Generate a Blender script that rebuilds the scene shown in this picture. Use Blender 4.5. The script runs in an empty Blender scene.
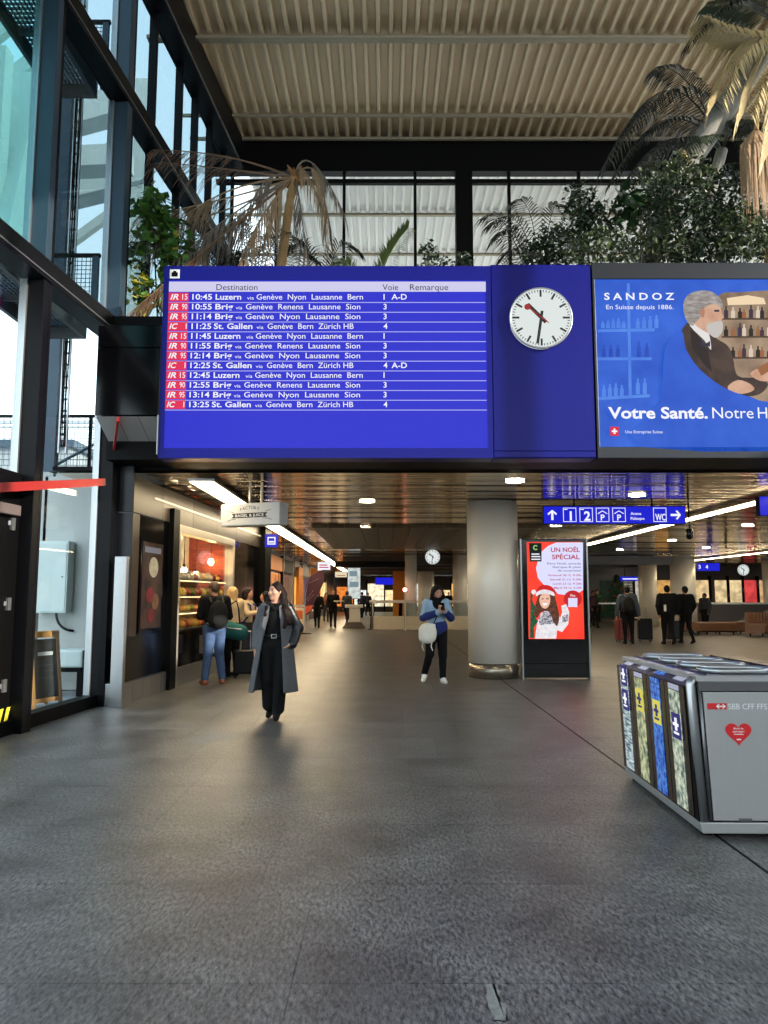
import bpy, bmesh, math, random
import numpy as np
from mathutils import Vector, Matrix, Euler

# ---------------------------------------------------------------- camera, world, sun, exposure
SC = bpy.context.scene
COL = SC.collection
F, TH, CZ = 750.0, math.atan(83 / 750), 1.55
cam = bpy.data.cameras.new('camera')
cam.sensor_fit = 'VERTICAL'; cam.sensor_height = 24.0
cam.lens = F / 1024 * 24.0; cam.clip_end = 400
camo = bpy.data.objects.new('camera', cam); COL.objects.link(camo)
camo.location = (0, 0, CZ); camo.rotation_euler = (math.pi / 2 + TH, 0, 0)
SC.camera = camo
SC.view_settings.view_transform = 'Standard'
SC.view_settings.look = 'None'
SC.view_settings.gamma = 1.0
SC.view_settings.use_curve_mapping = False
SC.view_settings.exposure = 0.0
SC.cycles.max_bounces = 10; SC.cycles.transparent_max_bounces = 16
SC.cycles.caustics_reflective = False; SC.cycles.caustics_refractive = False
SC.cycles.sample_clamp_indirect = 4.0

world = bpy.data.worlds.new('sky'); SC.world = world; world.use_nodes = True
nt = world.node_tree; nt.nodes.clear()
wo = nt.nodes.new('ShaderNodeOutputWorld'); bg = nt.nodes.new('ShaderNodeBackground')
tc = nt.nodes.new('ShaderNodeTexCoord'); sp = nt.nodes.new('ShaderNodeSeparateXYZ')
rp = nt.nodes.new('ShaderNodeValToRGB')
rp.color_ramp.elements[0].position = 0.0; rp.color_ramp.elements[0].color = (0.88, 0.93, 0.95, 1)
rp.color_ramp.elements[1].position = 0.7; rp.color_ramp.elements[1].color = (0.62, 0.79, 0.92, 1)
nt.links.new(tc.outputs['Generated'], sp.inputs[0]); nt.links.new(sp.outputs['Z'], rp.inputs[0])
nt.links.new(rp.outputs[0], bg.inputs[0]); bg.inputs[1].default_value = 3.6
nt.links.new(bg.outputs[0], wo.inputs[0])

sun = bpy.data.lights.new('sun', 'SUN'); sun.energy = 8.0; sun.angle = math.radians(0.6); sun.color = (1.0, 0.90, 0.76)
suno = bpy.data.objects.new('sun', sun); COL.objects.link(suno)
suno.rotation_euler = Vector((-0.86, 0.42, -0.30)).to_track_quat('-Z', 'Y').to_euler()

# ---------------------------------------------------------------- helpers
random.seed(7)
RND = random.Random(11)
def ray(px, py):
    u = (px - 384) / F; v = (512 - py) / F
    return Vector((u, math.cos(TH) - v * math.sin(TH), math.sin(TH) + v * math.cos(TH)))
EYE = Vector((0, 0, CZ))
def PY(px, py, Y): r = ray(px, py); return EYE + r * (Y / r.y)
def PZ(px, py, z=0.0): r = ray(px, py); return EYE + r * ((z - CZ) / r.z)
def PW(px, py, x0, y0, k):
    r = ray(px, py); return EYE + r * ((x0 - k * y0) / (r.x - k * r.y))
def S(r, g=None, b=None):
    if g is None: g = b = r
    f = lambda c: (c / 255 / 12.92) if c <= 10 else ((c / 255 + 0.055) / 1.055) ** 2.4
    return (f(r), f(g), f(b))
MATS = {}
def M(name, col, rough=0.5, metal=0.0, var=0.10, scale=6.0, bump=0.0, spec=0.5, alpha=None, rnd=0.0, stretch=None):
    if name in MATS: return MATS[name]
    m = bpy.data.materials.new(name); m.use_nodes = True; n = m.node_tree; L = n.links.new
    p = n.nodes['Principled BSDF']
    p.inputs['Roughness'].default_value = rough; p.inputs['Metallic'].default_value = metal
    p.inputs['Specular IOR Level'].default_value = spec
    t = n.nodes.new('ShaderNodeTexCoord'); no = n.nodes.new('ShaderNodeTexNoise')
    no.inputs['Scale'].default_value = scale; no.inputs['Detail'].default_value = 5
    src = t.outputs['Object']
    if stretch:
        mp = n.nodes.new('ShaderNodeMapping'); mp.inputs['Scale'].default_value = stretch
        L(src, mp.inputs[0]); src = mp.outputs[0]
    L(src, no.inputs['Vector'])
    mx = n.nodes.new('ShaderNodeMix'); mx.data_type = 'RGBA'
    mx.inputs[6].default_value = tuple(max(0, c * (1 - var)) for c in col) + (1,)
    mx.inputs[7].default_value = tuple(min(1, c * (1 + var)) for c in col) + (1,)
    L(no.outputs[0], mx.inputs[0]); out = mx.outputs[2]
    if rnd:
        oi = n.nodes.new('ShaderNodeObjectInfo'); hs = n.nodes.new('ShaderNodeHueSaturation')
        mr = n.nodes.new('ShaderNodeMapRange'); mr.inputs[3].default_value = 1 - rnd; mr.inputs[4].default_value = 1 + rnd
        L(oi.outputs['Random'], mr.inputs[0]); L(mr.outputs[0], hs.inputs['Value']); L(out, hs.inputs['Color']); out = hs.outputs[0]
    L(out, p.inputs['Base Color'])
    if bump:
        b = n.nodes.new('ShaderNodeBump'); b.inputs['Strength'].default_value = bump; b.inputs['Distance'].default_value = 0.02
        L(no.outputs[0], b.inputs['Height']); L(b.outputs[0], p.inputs['Normal'])
    MATS[name] = m; return m
def E(name, col, strength=1.0, rough=0.25):
    """a lit screen, lamp or backlit print"""
    if name in MATS: return MATS[name]
    m = bpy.data.materials.new(name); m.use_nodes = True; p = m.node_tree.nodes['Principled BSDF']
    p.inputs['Base Color'].default_value = (0.01, 0.01, 0.01, 1); p.inputs['Roughness'].default_value = rough
    p.inputs['Specular IOR Level'].default_value = 0.06
    p.inputs['Emission Color'].default_value = tuple(col) + (1,); p.inputs['Emission Strength'].default_value = strength
    MATS[name] = m; return m
def GLASS(name, tint, refl=1.0):
    if name in MATS: return MATS[name]
    m = bpy.data.materials.new(name); m.use_nodes = True; n = m.node_tree; n.nodes.clear(); L = n.links.new
    o = n.nodes.new('ShaderNodeOutputMaterial'); a = n.nodes.new('ShaderNodeBsdfTransparent'); g = n.nodes.new('ShaderNodeBsdfGlossy')
    a.inputs[0].default_value = tuple(tint) + (1,); g.inputs['Roughness'].default_value = 0.02
    fr = n.nodes.new('ShaderNodeFresnel'); fr.inputs[0].default_value = 1.45
    mu = n.nodes.new('ShaderNodeMath'); mu.operation = 'MULTIPLY'; mu.inputs[1].default_value = refl
    mx = n.nodes.new('ShaderNodeMixShader')
    L(fr.outputs[0], mu.inputs[0]); L(mu.outputs[0], mx.inputs[0]); L(a.outputs[0], mx.inputs[1]); L(g.outputs[0], mx.inputs[2]); L(mx.outputs[0], o.inputs[0])
    MATS[name] = m; return m

class MB:
    def __init__(s): s.v = []; s.f = []; s.mi = []; s.cur = 0
    def add(s, vs, fs):
        o = len(s.v); s.v += [tuple(v) for v in vs]; s.f += [tuple(i + o for i in f) for f in fs]; s.mi += [s.cur] * len(fs); return s
    def box(s, x0, x1, y0, y1, z0, z1):
        return s.add([(x0,y0,z0),(x1,y0,z0),(x1,y1,z0),(x0,y1,z0),(x0,y0,z1),(x1,y0,z1),(x1,y1,z1),(x0,y1,z1)],
                     [(3,2,1,0),(4,5,6,7),(0,1,5,4),(1,2,6,5),(2,3,7,6),(3,0,4,7)])
    def obox(s, c, size, rot=(0,0,0)):
        R = rot if isinstance(rot, Matrix) else Euler(rot).to_matrix(); c = Vector(c); h = [k / 2 for k in size]
        o = len(s.v); s.box(-h[0],h[0],-h[1],h[1],-h[2],h[2])
        for i in range(o, len(s.v)): s.v[i] = tuple(R @ Vector(s.v[i]) + c)
        return s
    def bar(s, a, b, w, d, up=(0,0,1)):
        a = Vector(a); b = Vector(b); z = (b - a); L = z.length; z.normalize(); u = Vector(up)
        if abs(z.dot(u)) > 0.98: u = Vector((0,1,0))
        x = u.cross(z).normalized(); y = z.cross(x); R = Matrix((x, y, z)).transposed()
        return s.obox((a + b) / 2, (w, d, L), R)
    def cyl(s, a, b, ra, rb=None, n=12, cap=True):
        rb = ra if rb is None else rb; a = Vector(a); b = Vector(b); z = (b - a).normalized()
        u = Vector((0,0,1)) if abs(z.z) < 0.9 else Vector((1,0,0)); x = u.cross(z).normalized(); y = z.cross(x)
        vs = []
        for c, r in ((a, ra), (b, rb)):
            for i in range(n):
                t = 2 * math.pi * i / n; vs.append(c + x * (r * math.cos(t)) + y * (r * math.sin(t)))
        fs = [(i, (i + 1) % n, n + (i + 1) % n, n + i) for i in range(n)]
        if cap: fs += [tuple(range(n - 1, -1, -1)), tuple(range(n, 2 * n))]
        return s.add(vs, fs)
    def tube(s, pts, r, n=8, closed=False):
        pts = [Vector(p) for p in pts]; N = len(pts); rs = r if isinstance(r, (list, tuple)) else [r] * N
        vs = []; prev = None
        for i, p in enumerate(pts):
            t = (pts[(i + 1) % N] - pts[i - 1]) if closed else (pts[min(i + 1, N - 1)] - pts[max(i - 1, 0)])
            t.normalize()
            if prev is None:
                u = Vector((0,0,1)) if abs(t.z) < 0.9 else Vector((1,0,0)); x = u.cross(t).normalized()
            else: x = (prev - t * prev.dot(t)).normalized()
            prev = x; y = t.cross(x)
            for k in range(n):
                a = 2 * math.pi * k / n; vs.append(p + x * (rs[i] * math.cos(a)) + y * (rs[i] * math.sin(a)))
        fs = []
        for i in range(N if closed else N - 1):
            j = (i + 1) % N
            for k in range(n): fs.append((i*n + k, i*n + (k+1) % n, j*n + (k+1) % n, j*n + k))
        if not closed: fs += [tuple(range(n - 1, -1, -1)), tuple((N-1)*n + k for k in range(n))]
        return s.add(vs, fs)
    def lathe(s, prof, c=(0,0,0), n=24):
        c = Vector(c); vs = []
        for r, z in prof:
            for i in range(n):
                t = 2 * math.pi * i / n; vs.append(c + Vector((r * math.cos(t), r * math.sin(t), z)))
        fs = [(j*n + i, j*n + (i+1) % n, (j+1)*n + (i+1) % n, (j+1)*n + i) for j in range(len(prof) - 1) for i in range(n)]
        fs += [tuple(range(n - 1, -1, -1)), tuple((len(prof)-1)*n + i for i in range(n))]
        return s.add(vs, fs)
    def prism(s, poly, y0, y1):
        """poly in x,z extruded along y (y0 is the face towards the viewer)"""
        a = sum(poly[i][0] * poly[(i+1) % len(poly)][1] - poly[(i+1) % len(poly)][0] * poly[i][1] for i in range(len(poly)))
        if a < 0: poly = poly[::-1]
        n = len(poly); vs = [(x, y0, z) for x, z in poly] + [(x, y1, z) for x, z in poly]
        return s.add(vs, [tuple(range(n)), tuple(range(2*n - 1, n - 1, -1))] + [(i, n + i, n + (i+1) % n, (i+1) % n) for i in range(n)])
    def prismz(s, poly, z0, z1):
        a = sum(poly[i][0] * poly[(i+1) % len(poly)][1] - poly[(i+1) % len(poly)][0] * poly[i][1] for i in range(len(poly)))
        if a < 0: poly = poly[::-1]
        n = len(poly); vs = [(x, y, z1) for x, y in poly] + [(x, y, z0) for x, y in poly]
        return s.add(vs, [tuple(range(n)), tuple(range(2*n - 1, n - 1, -1))] + [(i, n + i, n + (i+1) % n, (i+1) % n) for i in range(n)])
    def prismx(s, poly, x0, x1):
        a = sum(poly[i][0] * poly[(i+1) % len(poly)][1] - poly[(i+1) % len(poly)][0] * poly[i][1] for i in range(len(poly)))
        if a < 0: poly = poly[::-1]
        n = len(poly); vs = [(x1, y, z) for y, z in poly] + [(x0, y, z) for y, z in poly]
        return s.add(vs, [tuple(range(n)), tuple(range(2*n - 1, n - 1, -1))] + [(i, n + i, n + (i+1) % n, (i+1) % n) for i in range(n)])
    def ball(s, c, r, n=10, m=7, rot=None):
        c = Vector(c); r = r if isinstance(r, (tuple, list)) else (r, r, r); vs = []; R = Euler(rot).to_matrix() if rot else Matrix.Identity(3)
        for j in range(m + 1):
            a = math.pi * (0.02 + 0.96 * j / m)
            for i in range(n):
                t = 2 * math.pi * i / n
                vs.append(c + R @ Vector((r[0]*math.sin(a)*math.cos(t), r[1]*math.sin(a)*math.sin(t), -r[2]*math.cos(a))))
        fs = [(j*n + i, j*n + (i+1) % n, (j+1)*n + (i+1) % n, (j+1)*n + i) for j in range(m) for i in range(n)]
        fs += [tuple(range(n - 1, -1, -1)), tuple(m*n + i for i in range(n))]
        return s.add(vs, fs)
    def mesh(s, name, mat, smooth=False):
        me = bpy.data.meshes.new(name); me.from_pydata(s.v, [], s.f)
        for m in (mat if isinstance(mat, (list, tuple)) else [mat]): me.materials.append(m)
        if any(s.mi): me.polygons.foreach_set('material_index', s.mi)
        if smooth: me.polygons.foreach_set('use_smooth', [True] * len(s.f))
        me.update(); return me
    def build(s, name, mat, parent=None, smooth=False, bevel=0.0, loc=None, rotz=0.0):
        return put(name, s.mesh(name, mat, smooth), parent, bevel, loc, rotz, smooth)
def put(name, me, parent=None, bevel=0.0, loc=None, rotz=0.0, smooth=False):
    o = bpy.data.objects.new(name, me); COL.objects.link(o)
    if parent is not None: o.parent = parent
    if loc is not None: o.location = loc
    if rotz: o.rotation_euler.z = rotz
    if bevel:
        b = o.modifiers.new('edge', 'BEVEL'); b.width = bevel; b.segments = 2; b.limit_method = 'ANGLE'; b.angle_limit = math.radians(50)
    return o
def box(name, mat, x0, x1, y0, y1, z0, z1, parent=None, bevel=0.0): return MB().box(x0,x1,y0,y1,z0,z1).build(name, mat, parent, bevel=bevel)
def tag(o, label=None, cat=None, group=None, kind=None):
    if label: o['label'] = label
    if cat: o['category'] = cat
    if group: o['group'] = group
    if kind: o['kind'] = kind
    return o
def thing(name, label, cat, loc=(0,0,0), rotz=0.0, group=None):
    o = bpy.data.objects.new(name, None); COL.objects.link(o); o.empty_display_size = 0.1
    o.location = loc; o.rotation_euler.z = rotz; return tag(o, label, cat, group)
def struct(name, label, cat, loc=(0,0,0)):
    o = thing(name, label, cat, loc); o['kind'] = 'structure'; return o
def copy_tree(o, parent=None):
    c = o.copy(); COL.objects.link(c)
    if parent is not None: c.parent = parent
    for ch in [x for x in bpy.data.objects if x.parent == o]: copy_tree(ch, c)
    return c

_fc = {}
def text_geo(s, bold=0.0, slant=0.0):
    k = (s, bold, slant)
    if k not in _fc:
        c = bpy.data.curves.new('lettering', 'FONT'); c.body = s; c.size = 1.0; c.resolution_u = 3; c.offset = bold; c.shear = slant
        o = bpy.data.objects.new('lettering', c); COL.objects.link(o)
        bpy.context.view_layer.update(); dg = bpy.context.evaluated_depsgraph_get()
        me = o.evaluated_get(dg).to_mesh()
        _fc[k] = ([tuple(v.co) for v in me.vertices], [tuple(p.vertices) for p in me.polygons])
        o.evaluated_get(dg).to_mesh_clear(); bpy.data.objects.remove(o); bpy.data.curves.remove(c)
    return _fc[k]
CAP = [None]
def txt(parent, s, x, z, h, mat, y=0.0, w=None, bold=0.0, slant=0.0, align='L', name='lettering', mb=None):
    """lettering facing -y; x,z baseline start, h cap height, w total width"""
    if CAP[0] is None: CAP[0] = max(v[1] for v in text_geo('H')[0])
    V, Fa = text_geo(s, bold, slant)
    if not V: return None
    k = h / CAP[0]; x0 = min(v[0] for v in V); x1 = max(v[0] for v in V)
    kx = w / (x1 - x0) if w else k; W = (x1 - x0) * kx
    ox = x - (0 if align == 'L' else W / 2 if align == 'C' else W)
    b = mb or MB(); b.add([(ox + (v[0] - x0) * kx, y, z + v[1] * k) for v in V], Fa)
    return b if mb else b.build(name, mat, parent)
def smooth_poly(pts, n=4):
    out = []; N = len(pts)
    for i in range(N):
        p0, p1, p2, p3 = (pts[(i + j - 1) % N] for j in range(4))
        for k in range(n):
            t = k / n
            out.append(tuple(0.5 * (2*p1[a] + (p2[a]-p0[a])*t + (2*p0[a]-5*p1[a]+4*p2[a]-p3[a])*t*t + (3*p1[a]-p0[a]-3*p2[a]+p3[a])*t**3) for a in (0, 1)))
    return out
def circ(cx, cz, r, n=32, rz=None): return [(cx + r * math.cos(2*math.pi*i/n), cz + (rz or r) * math.sin(2*math.pi*i/n)) for i in range(n)]
def bez(a, b, c, n=10):
    a, b, c = Vector(a), Vector(b), Vector(c)
    return [a*(1-t)**2 + b*2*t*(1-t) + c*t*t for t in (i / (n - 1) for i in range(n))]
# ---------------------------------------------------------------- materials of the place
m_slate = M('slate', S(90, 88, 86), rough=0.34, var=0.0, spec=0.45, rnd=0.05)
def slate_nodes(m):
    n = m.node_tree; L = n.links.new; p = n.nodes['Principled BSDF']
    g = n.nodes.new('ShaderNodeNewGeometry')
    n1 = n.nodes.new('ShaderNodeTexNoise'); n1.inputs['Scale'].default_value = 60; n1.inputs['Detail'].default_value = 8; n1.inputs['Roughness'].default_value = 0.75
    n2 = n.nodes.new('ShaderNodeTexNoise'); n2.inputs['Scale'].default_value = 1.7; n2.inputs['Detail'].default_value = 8; n2.inputs['Roughness'].default_value = 0.62
    mp = n.nodes.new('ShaderNodeMapping'); mp.inputs['Rotation'].default_value = (0, 0, 0.6); mp.inputs['Scale'].default_value = (1, 0.35, 1)
    L(g.outputs['Position'], mp.inputs[0]); L(mp.outputs[0], n1.inputs['Vector']); L(g.outputs['Position'], n2.inputs['Vector'])
    r1 = n.nodes.new('ShaderNodeMapRange'); r1.inputs[1].default_value = 0.36; r1.inputs[2].default_value = 0.74; r1.inputs[3].default_value = 0.0; r1.inputs[4].default_value = 3.0
    L(n1.outputs[0], r1.inputs[0])
    r2 = n.nodes.new('ShaderNodeMapRange'); r2.inputs[1].default_value = 0.25; r2.inputs[2].default_value = 0.75; r2.inputs[3].default_value = 0.30; r2.inputs[4].default_value = 1.65
    L(n2.outputs[0], r2.inputs[0])
    mm = n.nodes.new('ShaderNodeMath'); mm.operation = 'MULTIPLY'; L(r1.outputs[0], mm.inputs[0]); L(r2.outputs[0], mm.inputs[1])
    base = p.inputs['Base Color'].links[0].from_socket
    vm = n.nodes.new('ShaderNodeVectorMath'); vm.operation = 'SCALE'; L(base, vm.inputs[0]); L(mm.outputs[0], vm.inputs['Scale'])
    L(vm.outputs[0], p.inputs['Base Color'])
    rr = n.nodes.new('ShaderNodeMapRange'); rr.inputs[1].default_value = 0.1; rr.inputs[2].default_value = 0.9; rr.inputs[3].default_value = 0.29; rr.inputs[4].default_value = 0.38
    L(n2.outputs[0], rr.inputs[0]); L(rr.outputs[0], p.inputs['Roughness'])
    b = n.nodes.new('ShaderNodeBump'); b.inputs['Strength'].default_value = 0.30; b.inputs['Distance'].default_value = 0.010
    L(n1.outputs[0], b.inputs['Height']); L(b.outputs[0], p.inputs['Normal'])
slate_nodes(m_slate)
m_grout = M('grout', S(150, 148, 144), 0.8)
m_scuff = M('scuff', S(136, 135, 132), 0.6, var=0.5, scale=40)
m_steelblack = M('black_steel', S(12, 13, 16), 0.35, 0.0, var=0.2, scale=3, spec=0.12)
m_steelblue = M('blue_grey_steel', S(52, 70, 84), 0.35, 0.3, var=0.12, scale=3)
m_black = M('matt_black', S(6, 6, 7), 0.55, var=0.2, spec=0.12)
m_gloss = M('gloss_black', S(5, 5, 7), 0.12, 0.0, var=0.2, spec=0.35)
m_navyblack = M('dark_navy_panel', S(13, 16, 24), 0.3, 0.1, var=0.2)
m_roof = M('ribbed_roof', S(212, 190, 156), 0.5, 0.1, var=0.10, scale=1.2)
m_roof2 = M('white_roof', S(232, 232, 230), 0.6, 0.0, var=0.06, scale=1.2)
m_purlin = M('purlin_steel', S(150, 140, 120), 0.5, 0.2, var=0.15)
m_steel = M('brushed_steel', S(172, 174, 176), 0.30, 0.85, var=0.08, scale=4, stretch=(1, 1, 30))
m_concrete = M('concrete', S(196, 198, 194), 0.85, var=0.22, scale=2.2, bump=0.3)
m_concdark = M('concrete_grey', S(150, 156, 158), 0.85, var=0.15, scale=2)
m_plaster = M('white_plaster', S(226, 222, 212), 0.7, var=0.05)
m_darkwall = M('dark_brown_panel', S(58, 48, 40), 0.4, var=0.2)
m_deck = M('pale_deck', S(232, 230, 224), 0.8, var=0.08)
g_cyan = GLASS('cyan_glass', (0.38, 0.57, 0.585), 0.22)
g_clear = GLASS('clear_glass', (0.90, 0.94, 0.95), 0.12)
g_upper = GLASS('upper_glass', (0.50, 0.575, 0.60), 0.20)
g_back = GLASS('back_glass', (0.93, 0.925, 0.915), 0.2)
g_shop = GLASS('shop_glass', (0.95, 0.96, 0.95), 0.35)
def mirror_mat():
    m = M('mirror_slat', S(222, 200, 164), 0.11, 0.95, var=0.06, scale=2)
    n = m.node_tree; L = n.links.new; p = n.nodes['Principled BSDF']; g = n.nodes.new('ShaderNodeNewGeometry')
    mp = n.nodes.new('ShaderNodeMapping'); mp.inputs['Scale'].default_value = (0.9, 7.0, 1)
    no = n.nodes.new('ShaderNodeTexNoise'); no.inputs['Scale'].default_value = 1.0; no.inputs['Detail'].default_value = 2
    b = n.nodes.new('ShaderNodeBump'); b.inputs['Strength'].default_value = 0.35; b.inputs['Distance'].default_value = 0.03
    L(g.outputs['Position'], mp.inputs[0]); L(mp.outputs[0], no.inputs['Vector']); L(no.outputs[0], b.inputs['Height']); L(b.outputs[0], p.inputs['Normal'])
    return m
m_mirror = mirror_mat()

# ---------------------------------------------------------------- floor
XF0, XF1, YF0, YF1 = -4.45, 27.0, -14.0, 72.0
fl = struct('floor', 'dark grey slate slab floor of the station hall', 'floor')
box('bedding', m_grout, XF0, XF1, YF0, YF1, -0.10, -0.012, fl)
SX, SY, X0, Y0 = 0.6, 1.044, 0.23, 3.2
slabs = MB().box(0.001, SX - 0.001, 0.0015, SY - 0.0015, -0.03, 0.0).mesh('slab', m_slate)
cells = []
for j in range(-17, 66):
    for i in range(-8, 45):
        x, y = X0 + i * SX + (SX / 2 if j % 3 == 1 else 0), Y0 + j * SY
        if x + SX < XF0 + 0.2 or x > XF1 - SX or y > YF1 - SY: continue
        c = Vector((x + SX / 2, y + SY / 2, -CZ)); d = c.y * math.cos(TH) + c.z * math.sin(TH)
        vis = d > 0.9 and abs(c.x) / d < 0.56 and 512 - F * (-c.y * math.sin(TH) + c.z * math.cos(TH)) / d < 1040
        cells.append((0 if vis else 1, c.length, x, y))
cells.sort()
rest = MB()
for k, (v, l, x, y) in enumerate(cells):
    if k < 300 and v == 0: put('slab', slabs, fl, loc=(x, y, 0))
    else: rest.box(x + 0.001, x + SX - 0.001, y + 0.0015, y + SY - 0.0015, -0.03, 0.0)
tag(rest.build('slab_field', m_slate, fl), kind='stuff')
box('expansion_joint', m_black, 2.145, 2.165, 4.0, 34.0, -0.02, 0.0015, fl)
def scuff(pts):
    MB().prismz([(x + RND.uniform(-.012, .012), y + RND.uniform(-.02, .02)) for x, y in smooth_poly([tuple(PZ(a, b).xy) for a, b in pts], 4)], 0.0004, 0.0012).build('worn_scuff', m_scuff, fl)
scuff([(184, 740), (205, 736), (238, 735), (232, 739), (212, 741), (196, 743)])
scuff([(484, 988), (494, 983), (500, 996), (508, 1010), (506, 1023), (496, 1023), (491, 1006)])
scuff([(140, 728), (195, 727), (196, 728.5), (141, 729)])

# ---------------------------------------------------------------- outside ground, left
box('ground', m_concdark, -40, XF0, -14, 72, -0.12, -0.02)
tag(bpy.data.objects['ground'], 'grey paved ground outside the glass facade', 'ground', kind='structure')

# ---------------------------------------------------------------- roofs
def corrugated(name, mat, x0, x1, y0, y1, z, pitch=0.25, d=0.11):
    b = MB(); x = x0; prof = []
    while x < x1:
        prof += [(x, z), (x + pitch*0.26, z), (x + pitch*0.36, z + d), (x + pitch*0.90, z + d)]; x += pitch
    prof.append((x, z))
    n = len(prof); vs = [(px, y0, pz) for px, pz in prof] + [(px, y1, pz) for px, pz in prof]
    b.add(vs, [(i, n + i, n + i + 1, i + 1) for i in range(n - 1)])
    b.box(x0, x, y0, y1, z + d + 0.02, z + d + 0.25)
    return b.build(name, mat)
RZ = 12.35
roof = corrugated('ceiling', m_roof, -4.15, 13.0, -13.0, 16.95, RZ)
tag(roof, 'high beige ribbed metal roof deck over the hall', 'ceiling', kind='structure')
roof2 = corrugated('ceiling_far', m_roof2, -3.5, 20.0, 17.1, 34.0, RZ)
tag(roof2, 'white ribbed roof deck behind the black framed glazing', 'ceiling', kind='structure')
pr = struct('trim_1', 'steel purlins crossing under the ribbed roof', 'purlins')
for y, w in ((13.5, 0.16), (15.85, 0.05), (16.72, 0.07), (11.1, 0.16), (8.7, 0.05), (6.4, 0.16), (1.6, 0.16), (-3.2, 0.16)):
    b = MB().box(-4.6, 13.0, y - w/2, y + w/2, RZ - 0.07, RZ - 0.005)
    if w > 0.1: b.cyl((-4.0, y - 0.16, RZ - 0.13), (13, y - 0.16, RZ - 0.13), 0.03, n=8)
    b.build('purlin', m_purlin, pr)
for y in (20.3, 22.8): box('purlin', m_purlin, -4.6, 13.0, y - 0.05, y + 0.05, RZ - 0.07, RZ - 0.005, pr)

# ---------------------------------------------------------------- glass wall on the left
WK = 0.075; WU = Vector((WK, 1, 0)).normalized(); WN = Vector((-WU.y, WU.x, 0)); WO = Vector((-4.1, 10.87, 0))
WR = Matrix((WU, WN, Vector((0, 0, 1)))).transposed()
def wall_pt(s, n, z): return WO + WU * s + WN * n + Vector((0, 0, z))
def wbox(mb, s0, s1, n0, n1, z0, z1): return mb.obox(wall_pt((s0 + s1)/2, (n0 + n1)/2, (z0 + z1)/2), (abs(s1 - s0), abs(n1 - n0), abs(z1 - z0)), WR)
wl = struct('wall_left', 'tall glazed facade with black steel mullions and blue tinted panes', 'glass wall')
SA, SB = -2.12, 0.0
post_s = [-9.6, -7.1, -4.6, SA, SB, 1.17, 2.45, 3.35, 4.3, 5.35]
for s in post_s:
    if s <= SB:
        for z0, z1 in ((0, 5.32), (5.58, 9.05), (9.35, 11.6)):
            w = 0.11 if s == SA else 0.16
            wbox(MB(), s - w, s + 0.02, -0.20, 0.06, z0, z1).build('mullion', m_steelblue if z0 > 5 else m_steelblack, wl, bevel=0.006)  # upper faces paler blue: daylight on them is put into the colour
            wbox(MB(), s + 0.022, s + 0.075, -0.20, 0.06, z0, z1).build('mullion_edge', m_steelblack, wl)
            wbox(MB(), s - w - 0.03, s - w - 0.002, 0.0, 0.09, z0, z1).build('glazing_bead', m_steel, wl)
    else:
        for z0, z1 in ((5.3, 9.05), (9.35, 11.6)):
            wbox(MB(), s - 0.04, s + 0.04, -0.09, 0.05, z0, z1).build('mullion', m_steelblack, wl, bevel=0.006)
for z0, z1, d in ((5.32, 5.58, 0.22), (9.05, 9.35, 0.22), (11.6, 12.34, 0.30)):
    b = MB(); wbox(b, -14, 6.3, -d, 0.08, z0, z1); b.build('transom', m_steelblack, wl, bevel=0.006)
    b = MB(); wbox(b, -14, 6.3, -d - 0.012, -d - 0.002, z0 + 0.05, z0 + 0.065); b.build('cable_strip', m_steel, wl)
b = MB(); wbox(b, -14, 0.0, -0.10, 0.08, 0.0, 0.16); b.build('kick_plate', m_black, wl)
edges = [-14] + post_s + [6.2]
for a, c in zip(edges[:-1], edges[1:]):
    for z0, z1 in ((0.16, 5.32), (5.58, 9.05), (9.35, 11.6)):
        if a >= SB and z0 < 1: continue
        g = g_cyan if a < SA and z0 > 0.2 else g_clear if z0 < 1 else g_upper
        wbox(MB(), a + 0.03, c - 0.03, 0.02, 0.032, z0, z1).build('pane', g, wl)
# door leaf beside the second mullion: stile, closer and hinges
dr = struct('door_1', 'black framed glass entrance door at the left edge', 'door')
wbox(MB(), SA - 0.52, SA - 0.14, -0.06, 0.0, 0.03, 2.85).build('door_stile', m_black, dr)
wbox(MB(), SA - 1.6, SA - 0.14, -0.06, 0.0, 2.60, 2.95).build('door_head', m_black, dr)
for z in (0.55, 1.45, 2.35):
    h = wbox(MB(), SA - 0.32, SA - 0.25, -0.085, -0.061, z - 0.07, z + 0.07)
    h.cyl(wall_pt(SA - 0.36, -0.075, z - 0.02), wall_pt(SA - 0.36, -0.075, z + 0.03), 0.02, n=8); h.build('hinge', m_steel, dr)
wbox(MB(), SA - 0.80, SA - 0.26, -0.15, -0.061, 2.44, 2.56).build('door_closer', M('taupe_metal', S(96, 86, 84), 0.45), dr, bevel=0.01)
m_yellow = M('warning_yellow', S(225, 215, 60), 0.5)
for k in range(3): MB().add([wall_pt(SA - 0.50 + k*0.13 + a, -0.0625, z) for a, z in ((0, 0.16), (0.07, 0.16), (0.12, 0.30), (0.05, 0.30))], [(3, 2, 1, 0)]).build('warning_stripe', m_yellow, dr)
b = MB(); wbox(b, SA - 0.50, SA - 0.47, -0.064, -0.061, 0.42, 0.58); wbox(b, SA - 0.40, SA - 0.37, -0.064, -0.061, 0.42, 0.58); wbox(b, SA - 0.47, SA - 0.40, -0.064, -0.061, 0.485, 0.515)
b.build('lettering', M('white_print', S(235, 235, 235), 0.5), dr)
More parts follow.
